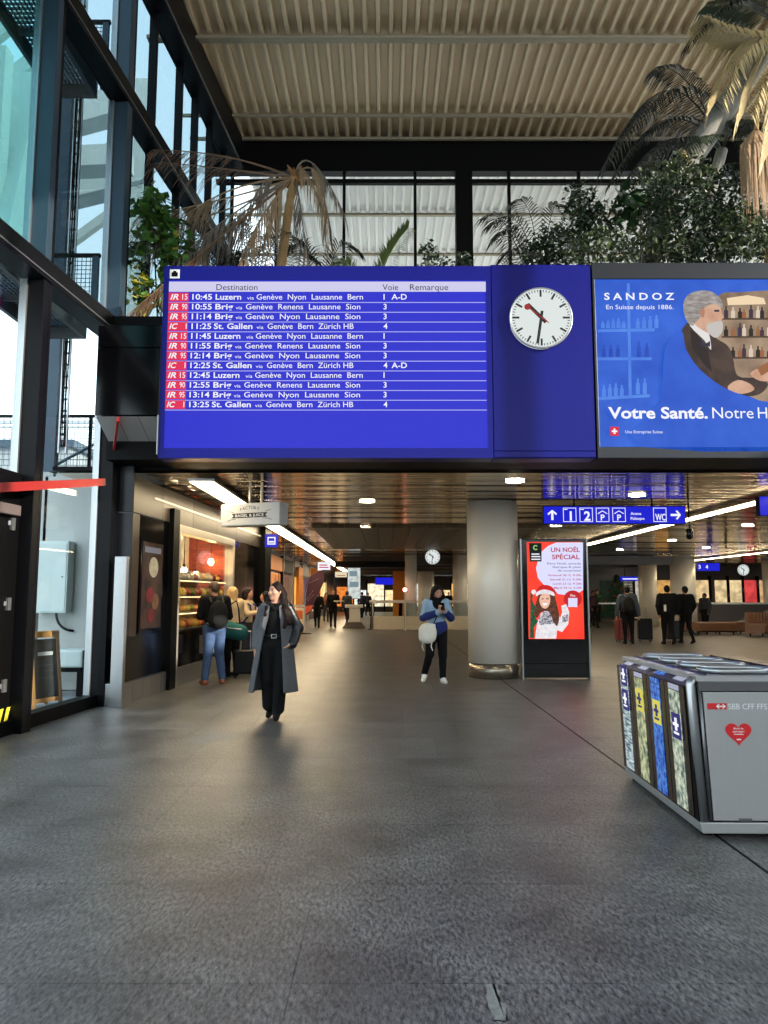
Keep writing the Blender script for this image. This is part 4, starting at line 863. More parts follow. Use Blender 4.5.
small_sign('cream projecting shop sign above the walking group', 341, 574.5, 36, 0.60, 0.30, E('sign_cream', S(230, 214, 180)), E('sign_tan', S(170, 110, 70)), 1)
small_sign('tall white lit sign panel left of the balustrade', 354, 578, 40, 0.7, 2.2, ephoto('tall_sign', S(180, 190, 190), S(235, 240, 235), 4, 0.9), E('sign_grey2', S(120, 140, 150)), 2)
# feather flag and menu boards
fq = PZ(306, 634); ff = thing('feather_flag', 'dark purple feather flag standing in the passage', 'flag', (fq.x, fq.y, 0))
MB().lathe([(0.22, 0), (0.22, 0.03), (0.03, 0.05)], n=16).build('base', m_black, ff)
pole = bez((0, 0, 0.03), (-0.25, 0, 2.6), (0.62, 0, 2.55), 14); MB().tube(pole, [0.018 - 0.0008*i for i in range(14)], 8).build('pole', m_steel, ff)
e1 = [(-0.05, 0.75), (-0.10, 1.4), (-0.06, 1.9), (0.10, 2.25), (0.35, 2.45), (0.60, 2.52), (0.70, 2.2), (0.52, 1.7), (0.30, 1.25), (0.22, 0.95)]
mf = M('flag_purple', S(72, 30, 48), 0.7); MB().prism(smooth_poly(e1[:0] + [(x + 0.02, z) for x, z in e1], 3), -0.01, 0.0).build('cloth', mf, ff)
MB().prism([(-0.03, 0.75), (0.20, 0.95), (0.26, 1.15), (-0.04, 1.1)], -0.014, -0.011).build('cloth_hem', M('flag_orange', S(224, 96, 56), 0.7), ff)
mm = MB(); mm.bar((0.0, -0.014, 1.35), (0.28, -0.014, 1.75), 0.03, 0.004); mm.bar((0.10, -0.014, 2.02), (0.52, -0.014, 2.22), 0.03, 0.004); mm.bar((0.05, -0.014, 1.30), (0.30, -0.014, 1.58), 0.02, 0.004); mm.build('print', M('flag_print', S(226, 210, 200), 0.7), ff)
aq = PZ(303, 632); 
def a_board(name, lab, loc, rot, w, h, lean, frame, face, kids):
    t = thing(name, lab, 'sign board', loc, rot)
    for s in (-1, 1):
        b = MB(); d = s*lean
        for x in (-w/2 + 0.03, w/2 - 0.03): b.bar((x, d, 0), (x, d*0.06, h), 0.05, 0.03)
        b.bar((-w/2, d*0.10, h - 0.04), (w/2, d*0.10, h - 0.04), 0.03, 0.09); b.bar((-w/2, d*0.9, 0.10), (w/2, d*0.9, 0.10), 0.03, 0.06); b.build('frame_side', frame, t)
        q = math.atan2(lean*0.94, h)*s
        MB().obox((0, d*0.5 + 0.0, h*0.5), (w - 0.10, 0.012, h*0.80), (q, 0, 0)).build('board', face, t)
    for nm, mt, z, ww, hh in kids:
        MB().obox((0, -lean*(1 - 0.94*z/h) - 0.009, z), (ww, 0.004, hh), (-math.atan2(lean*0.94, h), 0, 0)).build(nm, mt, t)
    return t
a_board('menu_board', 'white and orange menu board standing in the passage below the flag', (aq.x - 0.1, aq.y - 1.0, 0), 0.15, 0.6, 1.15, 0.22, m_frame, M('menu_cream', S(232, 214, 190), 0.6), [('print', M('menu_orange', S(226, 110, 40), 0.6), 0.75, 0.36, 0.35)])

# ---------------------------------------------------------------- balustrade, posts, stand, far clock
bq = 33.4
bl = thing('balustrade', 'cream balustrade with handrail between the two slim columns', 'balustrade', (1.0, bq, 0))
MB().box(-1.55, 2.9, 0.0, 0.10, 0.04, 0.62).build('solid_panel', M('balustrade_cream', S(222, 210, 184), 0.5), bl)
MB().box(-1.55, 2.9, 0.03, 0.04, 0.62, 1.2).build('glass_panel', g_clear, bl); MB().box(-1.65, 2.9, -0.02, 0.12, 1.2, 1.32).build('handrail', m_plaster, bl, bevel=0.01)
for x in (-1.5, -0.1, 1.4, 2.85): MB().box(x - 0.03, x + 0.03, 0.0, 0.1, 0, 1.2).build('post', m_frame, bl)
for k, px in enumerate((372.5, 400)):
    q = PZ(px, 629); t = thing('queue_post', 'black barrier post by the balustrade, ' + ('beside the white pedestal' if k == 0 else 'beside the red lamp pole'), 'post', (q.x, q.y - 0.6, 0), group='black barrier posts')
    MB().lathe([(0.20, 0), (0.20, 0.02), (0.05, 0.06)], n=16).build('base', m_black, t); MB().obox((0, 0, 0.62), (0.16, 0.10, 1.12), (0, 0.05, 0)).build('body', m_black, t, bevel=0.01)
q = PZ(404.5, 630); t = thing('lamp_pole', 'slim grey pole with a glowing red lamp on top', 'pole', (q.x, q.y - 0.8, 0))
MB().cyl((0, 0, 0), (0, 0, 1.70), 0.04, n=10).build('pole', m_frame, t); MB().cyl((0, 0, 0), (0, 0, 0.02), 0.12, n=14).build('base', m_steel, t); MB().ball((0, 0, 1.78), 0.09).build('lamp', E('red_lamp', (1.0, 0.30, 0.22), 9.0), t, smooth=True)
q = PZ(354, 628); t = thing('pedestal', 'white information pedestal on a dark stepped base', 'pedestal', (q.x, q.y, 0))
MB().add([(-0.55, -0.45, 0), (0.55, -0.45, 0), (0.55, 0.45, 0), (-0.55, 0.45, 0), (-0.35, -0.3, 0.28), (0.35, -0.3, 0.28), (0.35, 0.3, 0.28), (-0.35, 0.3, 0.28)], [(3,2,1,0), (4,5,6,7), (0,1,5,4), (1,2,6,5), (2,3,7,6), (3,0,4,7)]).build('base', m_darkwall, t)
MB().box(-0.22, 0.28, -0.15, 0.15, 0.28, 0.95).build('stem', m_plaster, t, bevel=0.01); MB().box(-0.42, 0.42, -0.25, 0.25, 0.95, 1.10).build('head', m_plaster, t, bevel=0.02)
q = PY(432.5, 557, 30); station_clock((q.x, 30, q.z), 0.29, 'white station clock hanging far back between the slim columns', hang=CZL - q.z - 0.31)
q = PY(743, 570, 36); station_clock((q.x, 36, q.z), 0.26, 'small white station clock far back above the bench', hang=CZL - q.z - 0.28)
sb = sign_box('wayfinding_sign', 'small blue far sign deep in the middle passage', -0.6, 0.9, 2.25, 2.75, 52)
# ---------------------------------------------------------------- right side of the deep hall
ER = random.Random(17); x = -4.4
while x < 9.0:
    w_ = ER.choice((0.7, 1.1, 1.5)); c_ = ER.choice((S(244, 214, 160), S(240, 180, 100), S(230, 232, 226), S(214, 120, 50), S(244, 226, 190)))
    box('lit_window', ephoto('end_glow_%d' % int(x*10), tuple(v*0.45 for v in c_), c_, 3.0, 1.7), x, x + w_, 70.35, 70.45, 0.5, ER.choice((2.0, 2.3, 2.6)), we); box('post', m_black, x + w_, x + w_ + 0.12, 70.2, 70.45, 0, 3.0, we); x += w_ + 0.14
wrt = struct('wall_shops_right', 'lit glass shop fronts at the back right of the hall', 'wall')
box('backing', m_darkwall, 9.5, 26.9, 46.4, 46.6, 0, CZL, wrt)
wins = [(601, 633, S(20, 44, 26), 0.52), (624, 640, S(210, 200, 180), 1.04), (657, 672, S(226, 170, 96), 1.04), (697, 709, S(236, 204, 150), 1.17), (716, 727, S(238, 210, 160), 1.17), (731, 742, S(240, 212, 160), 1.17), (744, 757, S(216, 70, 70), 1.17), (760, 775, S(226, 180, 130), 1.04)]
for k, (a, c, col, st) in enumerate(wins):
    x0, x1 = PY(a, 600, 46.3).x, PY(c, 600, 46.3).x
    box('lit_window', ephoto('win_glow_%d' % k, tuple(q*0.5 for q in col), col, 2.5, st), x0, x1, 46.28, 46.38, 0.6 if k else 0.2, 2.45, wrt); box('mullion', m_black, x1, x1 + 0.14, 46.2, 46.4, 0, 2.7, wrt)
box('counter_front', M('wood_counter', S(150, 110, 78), 0.5), 16.5, 22.5, 45.6, 46.2, 0.0, 1.05, wrt)
box('wall_hall_right', m_darkwall, 26.7, 26.9, 11, 70, 0, CZL); tag(bpy.data.objects['wall_hall_right'], 'dark side wall at the far right of the hall', 'wall', kind='structure')
s4 = sign_box('wayfinding_sign', 'blue far sign with track numbers right of the wide column', PY(697, 570, 38).x, PY(720, 570, 38).x, PY(708, 571, 38).z, PY(708, 563, 38).z, 38)
txt(s4, '3', -0.5, 0.12, 0.18, e_white, -0.010, None, 0.02); txt(s4, '4', -0.15, 0.12, 0.18, e_white, -0.010, None, 0.02)
s5 = sign_box('wayfinding_sign', 'small blue far sign above the traveller with suitcases', PY(620, 577, 40).x, PY(644, 577, 40).x, PY(632, 581, 40).z, PY(632, 576.5, 40).z, 40)
mm = MB(); mm.box(-0.5, 0.3, -0.01, -0.009, 0.08, 0.14); mm.build('lettering', e_white, s5)
# curved slatted benches
m_slat = M('bench_wood', S(122, 84, 58), 0.45, var=0.2, scale=10)
def bench(lab, cx, cy, r0, r1, a0, a1, zs, back):
    t = thing('slatted_bench', lab, 'bench', (cx, cy, 0), group='curved slatted benches'); n = 34
    sl = MB().prismx([(r0 + 0.04, zs - 0.33), (r0, zs - 0.04), (r0 + 0.03, zs), (r1 - 0.10, zs), (r1 - 0.02, zs + 0.06), (r1, zs + back), (r1 + 0.06, zs + back), (r1 + 0.08, zs - 0.33)] if back else [(r0 + 0.05, zs - 0.33), (r0, zs - 0.03), (r0 + 0.04, zs), (r1 - 0.04, zs), (r1, zs - 0.03), (r1 - 0.05, zs - 0.33)], -0.025, 0.025).mesh('slat', m_slat)
    for i in range(n): put('slat', sl, t, rotz=a0 + (a1 - a0)*i/(n - 1))
    for rr in (r0 + 0.10, r1 - 0.08): MB().tube([(-rr*math.sin(a), rr*math.cos(a), zs - 0.36) for a in [a0 + (a1 - a0)*i/12 for i in range(13)]], 0.03, 6).build('rail', m_black, t)
    for i in range(4):
        a = a0 + (a1 - a0)*(0.08 + 0.28*i)
        for rr in (r0 + 0.10, r1 - 0.08): MB().cyl((-rr*math.sin(a), rr*math.cos(a), 0), (-rr*math.sin(a), rr*math.cos(a), zs - 0.34), 0.03, n=8).build('leg', m_black, t)
q = PZ(752, 636); bench('curved slatted wooden bench with backrest at the right edge', q.x + 1.6, q.y - 1.4, 1.6, 2.2, -1.3, 1.2, 0.47, 0.42)
q = PZ(716, 634); bench('low curved slatted bench without backrest, left one of the pair', q.x - 0.2, q.y - 1.2, 0.9, 1.9, -0.9, 0.9, 0.47, 0)
q = PZ(742, 628); t = thing('planter_counter', 'dark counter with bottles and plants behind the benches', 'counter', (q.x, q.y + 1.0, 0))
MB().box(-1.3, 2.2, 0, 0.8, 0, 1.1).build('body', m_darkwall, t); MB().box(-1.4, 2.3, -0.1, 0.9, 1.1, 1.18).build('top', m_frame, t)
q = PZ(642, 624); t = thing('white_table', 'long pale table standing behind the suitcase traveller', 'table', (q.x, q.y, 0))
MB().box(-1.1, 1.1, -0.4, 0.4, 0.92, 1.0).build('top', m_plaster, t); MB().box(-1.0, 1.0, -0.3, 0.3, 0.30, 0.36).build('lower_shelf', m_frame, t)
for x in (-1, 1):
    for y in (-0.32, 0.32): MB().cyl((x, y, 0), (x, y, 0.92), 0.03, n=8).build('leg', m_frame, t)
q = PZ(603, 626); t = thing('bar_table', 'tall dark bar table with pale top near the kiosk', 'table', (q.x, q.y, 0))
MB().box(-0.65, 1.0, -0.3, 0.3, 1.10, 1.16).build('top', m_frame, t)
for x in (-0.5, 0.85): MB().box(x - 0.04, x + 0.04, -0.2, 0.2, 0, 1.10).build('leg', m_black, t)
q = PZ(610, 622); t = thing('christmas_tree', 'dark green decorated tree standing behind the bar table', 'tree', (q.x, q.y - 1.5, 0))
MB().cyl((0, 0, 0), (0, 0, 0.5), 0.08, n=8).build('trunk', m_darkwall, t)
tb = MB(); TR = random.Random(5)
for i in range(900):
    h = TR.uniform(0.4, 2.7); a = TR.uniform(0, 6.28); r = (2.8 - h)*0.42*TR.uniform(0.6, 1.0); p = Vector((r*math.cos(a), r*math.sin(a), h)); d = Vector((math.cos(a), math.sin(a), -0.3))*0.20; s = Vector((-math.sin(a), math.cos(a), 0))*0.05
    tb.add([p - s, p + d, p + s], [(0, 1, 2)])
tag(tb.build('needles', M('tree_green', S(34, 74, 46), 0.7, var=0.4), t), kind='stuff')
for i in range(14): a = i*2.4; h = 0.6 + i*0.13; r = (2.8 - h)*0.42; MB().ball((r*math.cos(a), r*math.sin(a), h), 0.06, 8, 5).build('bauble', em, t)
# ---------------------------------------------------------------- red bar across the facade
a = PW(105, 482, -4.1 + 0.30, 10.87, WK); c = PW(0, 487.5, -4.1 + 0.30, 10.87, WK); d = c + (c - a)*0.8
rb = thing('red_bar', 'red metal bar running across the glass facade above the door', 'bar', (a.x, a.y, a.z))
MB().bar((0, 0, 0), d - a, 0.02, 0.10).build('bar', M('red_paint', S(150, 28, 26), 0.45), rb)
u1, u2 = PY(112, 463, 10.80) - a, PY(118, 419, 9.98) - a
MB().bar(u1, u2, 0.03, 0.075).build('bar_reflection', MATS['red_paint'], rb)  # solid red strip standing in for the bar's reflection in the soffit
for k in (0.03, 0.45, 0.9): q = (d - a)*k; MB().bar(q, q + WN*0.2, 0.02, 0.02).build('bracket', m_steelblack, rb)
# ---------------------------------------------------------------- outside the facade
cwl = struct('wall_outside', 'pale board marked concrete wall outside the glass', 'wall')
OY = 12.6
box('concrete_face', m_concrete, -5.75, -4.3, OY, OY + 0.4, 0, 3.55, cwl); box('pier', m_concrete, -9.5, -6.15, OY + 1.2, OY + 1.6, 0, 3.55, cwl)
box('lintel', m_concrete, -6.2, -5.7, OY, OY + 0.4, 2.35, 3.55, cwl)
box('shop_backdrop', m_black, -6.4, -5.6, OY + 1.5, OY + 1.6, 0, 2.4, cwl)
b = MB(); b.cyl((-4.78, OY - 0.08, 3.02), (-4.78, OY, 3.02), 0.05, n=12); b.build('bulkhead_fitting', m_steelblack, cwl)
for k, (z, col) in enumerate(((1.95, S(60, 50, 70)), (1.72, S(150, 110, 70)), (1.42, S(160, 140, 60)), (1.1, S(60, 130, 110)))):
    o = MB().box(-6.15, -5.78, OY + 0.9, OY + 1.1, z - 0.08, z + 0.10).build('shelf_box', M('box_%d' % k, col, 0.6, var=0.4, scale=30), cwl)
cbx = PY(36, 541, OY - 0.25); cb1 = PY(66, 613, OY - 0.25)
cabn = thing('electrical_cabinet', 'white electrical cabinet mounted on the concrete wall outside', 'cabinet', ((cbx.x + cb1.x)/2, OY - 0.01, cb1.z))
w = (cb1.x - cbx.x)/2; h = cbx.z - cb1.z; m_wcab = M('cabinet_white', S(214, 226, 222), 0.45, var=0.04)
MB().box(-w, w, -0.25, 0, 0, h).build('body', m_wcab, cabn, bevel=0.008); MB().box(-w + 0.025, w - 0.025, -0.262, -0.251, 0.025, h - 0.03).build('door', m_wcab, cabn, bevel=0.004)
MB().cyl((w - 0.08, -0.27, h*0.5), (w - 0.08, -0.262, h*0.5), 0.012, n=10).build('lock', m_black, cabn)
MB().tube(bez((w - 0.22, -0.1, 0), (w - 0.2, -0.1, -0.28), (w + 0.05, -0.02, -0.30), 8), 0.022, 8).build('cable', m_black, cabn)
q = PZ(38, 706); mw = M('oak_frame', S(176, 124, 66), 0.5, var=0.2, scale=12)
a_board('chalkboard_stand', 'wooden framed chalkboard stand leaning outside the glass by the door', (q.x - 0.02, q.y + 0.1, -0.02), 1.15, 0.52, 1.05, 0.15, mw, M('chalkboard', S(24, 26, 28), 0.6, var=0.2), [('chalk_title', M('chalk', S(190, 190, 190), 0.8), 0.74, 0.26, 0.05), ('chalk_line', M('chalk_dim', S(70, 72, 74), 0.8), 0.58, 0.30, 0.012), ('chalk_line', MATS['chalk_dim'], 0.50, 0.26, 0.012), ('chalk_line', MATS['chalk_dim'], 0.40, 0.30, 0.012)])
vq = PY(40, 662, 12.2); vb = thing('outdoor_unit', 'small white and black box unit on the ground behind the chalkboard', 'box', (-4.95, 12.0, -0.02))
MB().box(-0.9, 0.28, -0.2, 0.25, 0.45, 0.72).build('body', m_wcab, vb, bevel=0.03); MB().box(-0.85, 0.23, -0.15, 0.2, 0.38, 0.45).build('skirt', m_black, vb)
for x in (-0.8, 0.2): MB().box(x - 0.04, x + 0.04, -0.1, 0.1, 0, 0.38).build('leg', m_black, vb)
# mesh railings on top of the wall, stair flight behind
m_rail = M('rail_dark', S(74, 88, 96), 0.4, 0.5)
def mesh_panel(t, p, ux, W, H, nx, nz, r=0.006):
    b = MB(); ux = Vector(ux).normalized(); p = Vector(p)
    for i in range(nx + 1): b.bar(p + ux*(W*i/nx), p + ux*(W*i/nx) + Vector((0, 0, H)), r, r)
    for j in range(nz + 1): b.bar(p + Vector((0, 0, H*j/nz)), p + ux*W + Vector((0, 0, H*j/nz)), r, r)
    tag(b.build('wire_mesh', m_rail, t), kind='stuff')
rl = thing('mesh_railing', 'dark steel mesh railing on top of the concrete wall outside', 'railing', (-6.2, OY + 0.2, 3.55))
mesh_panel(rl, (-3.0, 0, 0.12), (1, 0, 0), 4.75, 0.95, 44, 9)
MB().box(-3.05, 1.8, -0.02, 0.02, 1.07, 1.12).build('top_rail', m_steelblack, rl)
for x in (-3.0, -1.5, 0.0, 1.1, 1.75): MB().box(x - 0.025, x + 0.025, -0.025, 0.025, 0, 1.07).build('post', m_steelblack, rl)
stt = thing('stair_railing', 'sloping steel handrail of the outdoor stair behind the wall', 'railing', (-6.0, OY + 0.9, 3.55))
MB().tube([(0.0, 0, 0.35), (1.25, 0, 1.05), (1.40, 0, 1.05), (1.40, 0, -0.1)], 0.03, 8).build('handrail', m_steelblue, stt); MB().tube([(0.0, 0, -0.35), (1.40, 0, 0.40)], 0.02, 8).build('lower_rail', m_steelblue, stt)
for k in range(7): x = 0.2*k; MB().cyl((x, 0, -0.4 + x*0.55), (x, 0, 0.35 + x*0.56), 0.008, n=6).build('baluster', m_steelblue, stt)
MB().tube([(0, 0, -0.6), (0, 0, 0.35)], 0.025, 8).build('newel', m_steelblue, stt)
rl2 = thing('mesh_railing', 'pale far mesh railing beside the stair outside', 'railing', (-6.6, 17.5, 4.6))
mesh_panel(rl2, (-3, 0, 0.0), (1, 0, 0), 6.0, 0.9, 40, 7, 0.01); MB().box(-3, 3, -0.03, 0.03, 1.0, 1.08).build('top_rail', m_steel, rl2); MB().box(-3, 3, -0.03, 0.03, 0.9, 0.94).build('top_rail', m_steel, rl2)
for x in (-3, 0, 2.9): MB().box(x - 0.03, x + 0.03, -0.03, 0.03, -4.6, 1.0).build('post', m_steelblack, rl2)
pod = struct('trim_5', 'grey concrete landing block behind the outdoor stair', 'landing')
box('block', m_concrete, -12, -4.4, OY + 1.6, 17.3, 0, 3.9, pod)
# grating walkways outside the glass
for k, (z, y0, y1, lab) in enumerate(((9.72, 2.0, 11.2, 'upper steel grating walkway outside the glass facade'), (5.72, 2.0, 11.2, 'lower steel grating walkway outside the glass facade'))):
    t = thing('grating_walkway', lab, 'walkway', (-4.62, 0, z)); b = MB()
    for i in range(11): x = -0.66 + i*0.062; b.box(x - 0.004, x + 0.004, y0, y1, -0.04, 0)
    y = y0
    while y < y1: b.box(-0.66, -0.05, y - 0.006, y + 0.006, -0.04, 0); y += 0.085
    tag(b.build('grating_bars', m_rail, t), kind='stuff')
    for x in (-0.70, -0.03): MB().box(x - 0.03, x + 0.03, y0, y1, -0.22, 0.03).build('edge_beam', M('walkway_steel', S(92, 92, 92), 0.5, 0.4), t)
    MB().box(-0.73, 0.0, y1, y1 + 0.08, -0.22, 0.03).build('end_beam', MATS['walkway_steel'], t)
    for y in (3.0, 6.5, 10.0): MB().box(-0.67, -0.05, y - 0.03, y + 0.03, -0.12, -0.045).build('cross_beam', MATS['walkway_steel'], t)
rl3 = thing('mesh_railing', 'square wire mesh railing panel at the end of the lower walkway', 'railing', (-5.45, 11.34, 5.76))
mesh_panel(rl3, (0, 0, 0.05), (1, 0, 0), 0.95, 1.05, 14, 15, 0.009); MB().box(-0.02, 0.97, -0.03, 0.03, 1.1, 1.15).build('top_rail', m_steelblack, rl3)
for x in (0, 0.90): MB().box(x - 0.05, x + 0.05, -0.03, 0.03, -0.05, 1.1).build('post', m_steelblue, rl3)
rl4 = thing('mesh_railing', 'square wire mesh railing panel at the end of the upper walkway', 'railing', (-5.45, 11.34, 9.76))
mesh_panel(rl4, (0, 0, 0.05), (1, 0, 0), 0.95, 1.05, 14, 15, 0.009); MB().box(-0.02, 0.97, -0.03, 0.03, 1.1, 1.15).build('top_rail', m_steelblack, rl4)
for x in (0, 0.90): MB().box(x - 0.05, x + 0.05, -0.03, 0.03, -0.05, 1.1).build('post', m_steelblue, rl4)
# steel column with cable ladder, pale struts and beams of the neighbouring structure
sc1 = thing('steel_column', 'dark steel column with a cable ladder outside the facade', 'column', (PY(61, 250, 12.0).x - 0.05, 12.05, 3.55))
MB().box(-0.12, 0.10, -0.03, 0.03, 0, 8.6).build('flange', m_steelblue, sc1); MB().box(-0.02, 0.02, 0.03, 0.3, 0, 8.6).build('web', m_steelblack, sc1)
lb = MB()
for x in (0.15, 0.27): lb.box(x - 0.012, x + 0.012, -0.02, 0.02, 0.3, 8.6)
for k in range(42): lb.box(0.15, 0.27, -0.012, 0.012, 0.4 + k*0.195, 0.43 + k*0.195)
lb.build('cable_ladder', m_steel, sc1)
cr = random.Random(2); cbm = MB()
for k in range(5): cbm.tube([(0.17 + 0.02*k + cr.uniform(-0.01, 0.01), -0.03, 0.4 + j*0.8) for j in range(11)], 0.010, 5)
cbm.build('cables', m_black, sc1)
m_strut = M('pale_strut', S(176, 186, 184), 0.7, var=0.08, scale=1.5)
of = thing('outdoor_canopy', 'pale concrete and steel frame with braces outside the glass facade', 'structure', (-15, 26, -0.02))
def strut(pa, pb, Ya, Yb, w, d=0.5):
    o = Vector(of.location); A_, B_ = PY(*pa, Ya) - o, PY(*pb, Yb) - o
    MB().bar(A_, B_, d, w, (0, 1, 0)).build('brace' if w < 0.4 else 'beam', m_strut, of, bevel=0.02)
strut((-30, 56), (45, -4), 24, 24, 0.30); strut((-30, 108), (40, 56), 24, 24, 0.30)
strut((-2, 250), (34, 85), 22, 24, 1.0, 1.0); strut((-40, 168), (130, 160), 26, 26, 0.9, 0.8); strut((-40, 152), (130, 106), 28, 28, 0.9, 0.8); strut((-40, 222), (150, 176), 30, 30, 1.0, 0.8)
strut((52, 130), (110, 90), 30, 30, 0.35, 0.35); strut((52, 195), (120, 140), 30, 30, 0.35, 0.35); strut((50, 258), (130, 200), 30, 30, 0.35, 0.35)
o = Vector(of.location)
for px, Y in ((-25, 26), (140, 30), (-5, 22)): q = PY(px, 170, Y) - o; MB().bar((q.x, q.y, 0), (q.x, q.y, q.z + 4), 0.5, 0.5).build('leg', m_strut, of)
fb = thing('neighbour_building', 'pale grey building far outside beyond the left glass', 'building', (-26, 40, -0.02))
MB().box(-9, 9, 0, 10, 0, 9.5).build('walls', m_concdark, fb)
for k in range(6):
    for j in range(2): MB().box(-8 + k*2.8, -6.2 + k*2.8, -0.06, 0, 2 + j*3.4, 4 + j*3.4).build('window', M('far_window', S(80, 100, 115), 0.1), fb)
MB().box(-9.3, 9.3, -0.3, 10.3, 9.5, 9.9).build('roof', m_steelblue, fb)
# ---------------------------------------------------------------- hanging garden behind the board
SOIL = 5.35
m_dead = M('dead_frond', S(140, 118, 90), 0.75, var=0.35, scale=9); m_dead2 = M('dead_frond_red', S(112, 86, 64), 0.75, var=0.3, scale=9); m_dgrey = M('dead_frond_grey', S(112, 102, 90), 0.8, var=0.3, scale=9)
m_palmg = M('palm_green', S(40, 56, 34), 0.5, var=0.35, scale=6); m_palmd = M('palm_dark', S(22, 30, 22), 0.5, var=0.3, scale=6); m_straw = M('straw_frond', S(186, 168, 122), 0.6, var=0.25, scale=8)
m_ficus = M('ficus_leaf', S(40, 56, 34), 0.42, var=0.45, scale=14); m_ficus2 = M('ficus_pale', S(78, 90, 58), 0.42, var=0.35, scale=14); m_bright = M('bright_leaf', S(70, 112, 42), 0.45, var=0.35, scale=5); m_yell = M('yellow_leaf', S(176, 168, 60), 0.5, var=0.2)
m_trunk = M('palm_trunk', S(172, 140, 96), 0.85, var=0.35, scale=14, bump=0.6, stretch=(1, 1, 4)); m_bark = M('grey_bark', S(150, 148, 140), 0.8, var=0.25, scale=10, bump=0.4)
PR = random.Random(21); m_stem = M('dark_stem', S(50, 44, 36), 0.8)
def frond(t, mat, pts, L, n=34, width=0.022, hang=0.5, start=0.18, rach=0.014, spread=1.0, tip=0.35, side2=True, ragged=0.0):
    """one pinnate leaf: rachis along pts (world), leaflets of length L on both sides"""
    o = Vector(t.location); P = [Vector(p) - o for p in pts]; N = len(P); b = MB()
    b.tube(P, [rach*(1 - 0.8*i/(N - 1)) for i in range(N)], 5)
    def at(u):
        f = u*(N - 1); i = min(int(f), N - 2); return P[i].lerp(P[i + 1], f - i), (P[i + 1] - P[i]).normalized()
    for k in range(n):
        u = start + (1 - start)*k/(n - 1); p, d = at(min(u, 0.999)); s = d.cross(Vector((0, 0, 1)))
        s = s.normalized() if s.length > 0.05 else Vector((1, 0, 0))
        ll = L*(tip + (1 - tip)*math.sin(math.pi*min(1, (1.02 - u)*0.62 + 0.12)))*PR.uniform(0.8 - ragged*0.5, 1.1 + ragged*0.3)
        for sg in ((-1, 1) if side2 else (1,)):
            if PR.random() < ragged*0.45: continue
            v = (s*sg*spread + d*0.55 + Vector((0, 0, 0.12 - hang*0.6))).normalized(); q1 = p + v*ll*0.5; q2 = q1 + (v + Vector((PR.uniform(-.15, .15), PR.uniform(-.15, .15), -hang))).normalized()*ll*0.5
            w = v.cross(Vector((0, 0, 1))); w = (w.normalized() if w.length > 0.1 else d)*width*0.5
            b.add([p - w*0.5, p + w*0.5, q1 + w, q1 - w, q2], [(0, 1, 2, 3), (3, 2, 4)])
    return b.build('frond', mat, t)
def pp(px, py, Y): return PY(px, py, Y)
def leaves(t, name, mat, c, R, n, size, seed, hollow=0.45, flat=0.6):
    r = random.Random(seed); b = MB(); o = Vector(t.location); c = Vector(c) - o
    for i in range(n):
        while True:
            v = Vector((r.uniform(-1, 1), r.uniform(-1, 1), r.uniform(-1, 1)))
            if hollow < v.length < 1: break
        v = v * (1 + 0.18*math.sin(v.x*9 + seed)*math.cos(v.z*8))
        p = c + Vector((v.x*R[0], v.y*R[1], v.z*R[2])); s = size*r.uniform(0.6, 1.25)
        d = Vector((r.gauss(0, 1), r.gauss(0, 1), r.gauss(-0.5, 0.7))).normalized(); nn = Vector((r.gauss(0, flat), r.gauss(-0.3, flat), 1)).normalized(); x = d.cross(nn)
        if x.length < 0.1: continue
        x = x.normalized()*s*0.30; d = d*s; k = nn*s*0.06
        b.add([p, p + d*0.5 + x + k, p + d, p + d*0.5 - x + k], [(0, 1, 2), (0, 2, 3)])
    return tag(b.build(name, mat, t), kind='stuff')
def stems(t, base, tops, r0=0.018):
    o = Vector(t.location)
    for q in tops:
        a, e = Vector(base) - o, Vector(q) - o; MB().tube(bez(a, (a.x*0.5 + e.x*0.5, a.y, (a.z + e.z)/2), e, 7), [r0*(1 - 0.1*i) for i in range(7)], 6).build('stem', m_stem, t)
# withered palm left of centre
DY = 12.6; tr_b, tr_m, tr_t = pp(279, 275, DY), pp(285, 225, DY), pp(294, 178, DY)
dp = thing('withered_palm', 'withered palm with bare tan trunk and hanging brown fronds', 'palm', (tr_b.x - 0.15, DY, SOIL))
o = Vector(dp.location); path = bez(Vector((0, 0, 0)), tr_m - o, tr_t - o, 26)
MB().tube(path, [0.092 - 0.0010*i + (0.010 if i % 2 else 0) for i in range(26)], 12).build('trunk', m_trunk, dp)
b = MB()
for k in range(26):
    a = PR.uniform(0, 6.28); d = Vector((math.cos(a), math.sin(a), PR.uniform(0.1, 1.6))).normalized(); c_ = tr_t - o + Vector((0, 0, -0.22 + 0.012*k)); b.tube([c_, c_ + d*0.12, c_ + d*0.2 + Vector((0, 0, PR.uniform(-0.1, 0.06)))], [0.045, 0.03, 0.008], 5)
b.build('crown_stubs', M('stub_orange', S(138, 96, 58), 0.8, var=0.3), dp)
T = tr_t
for pts, L, mat, kw in (
    ([T, pp(230, 158, 12.0), pp(185, 152, 11.7)], 0.0, m_dead, {}), ):
    pass
def dead(p1, p2, L=0.5, n=30, mat=m_dead, st=0.45, hang=1.6, Yd=DY):
    frond(dp, mat, bez(T, pp(*p1), pp(*p2), 12), L*1.35, int(n*1.5), 0.022, hang, st, 0.022, 0.35, ragged=0.9)
dead((230, 150, 12.2), (152, 150, 11.6), 0.35, 40, m_dead2, 0.45, 0.9)
dead((225, 168, 12.2), (160, 162, 11.8), 0.5, 30, m_dead2, 0.4, 0.8)
dead((240, 198, 12.2), (136, 218, 11.4), 0.5, 36, m_dead, 0.45, 0.9)
dead((235, 215, 12.0), (128, 236, 11.3), 0.75, 30, m_dgrey, 0.55, 1.4)
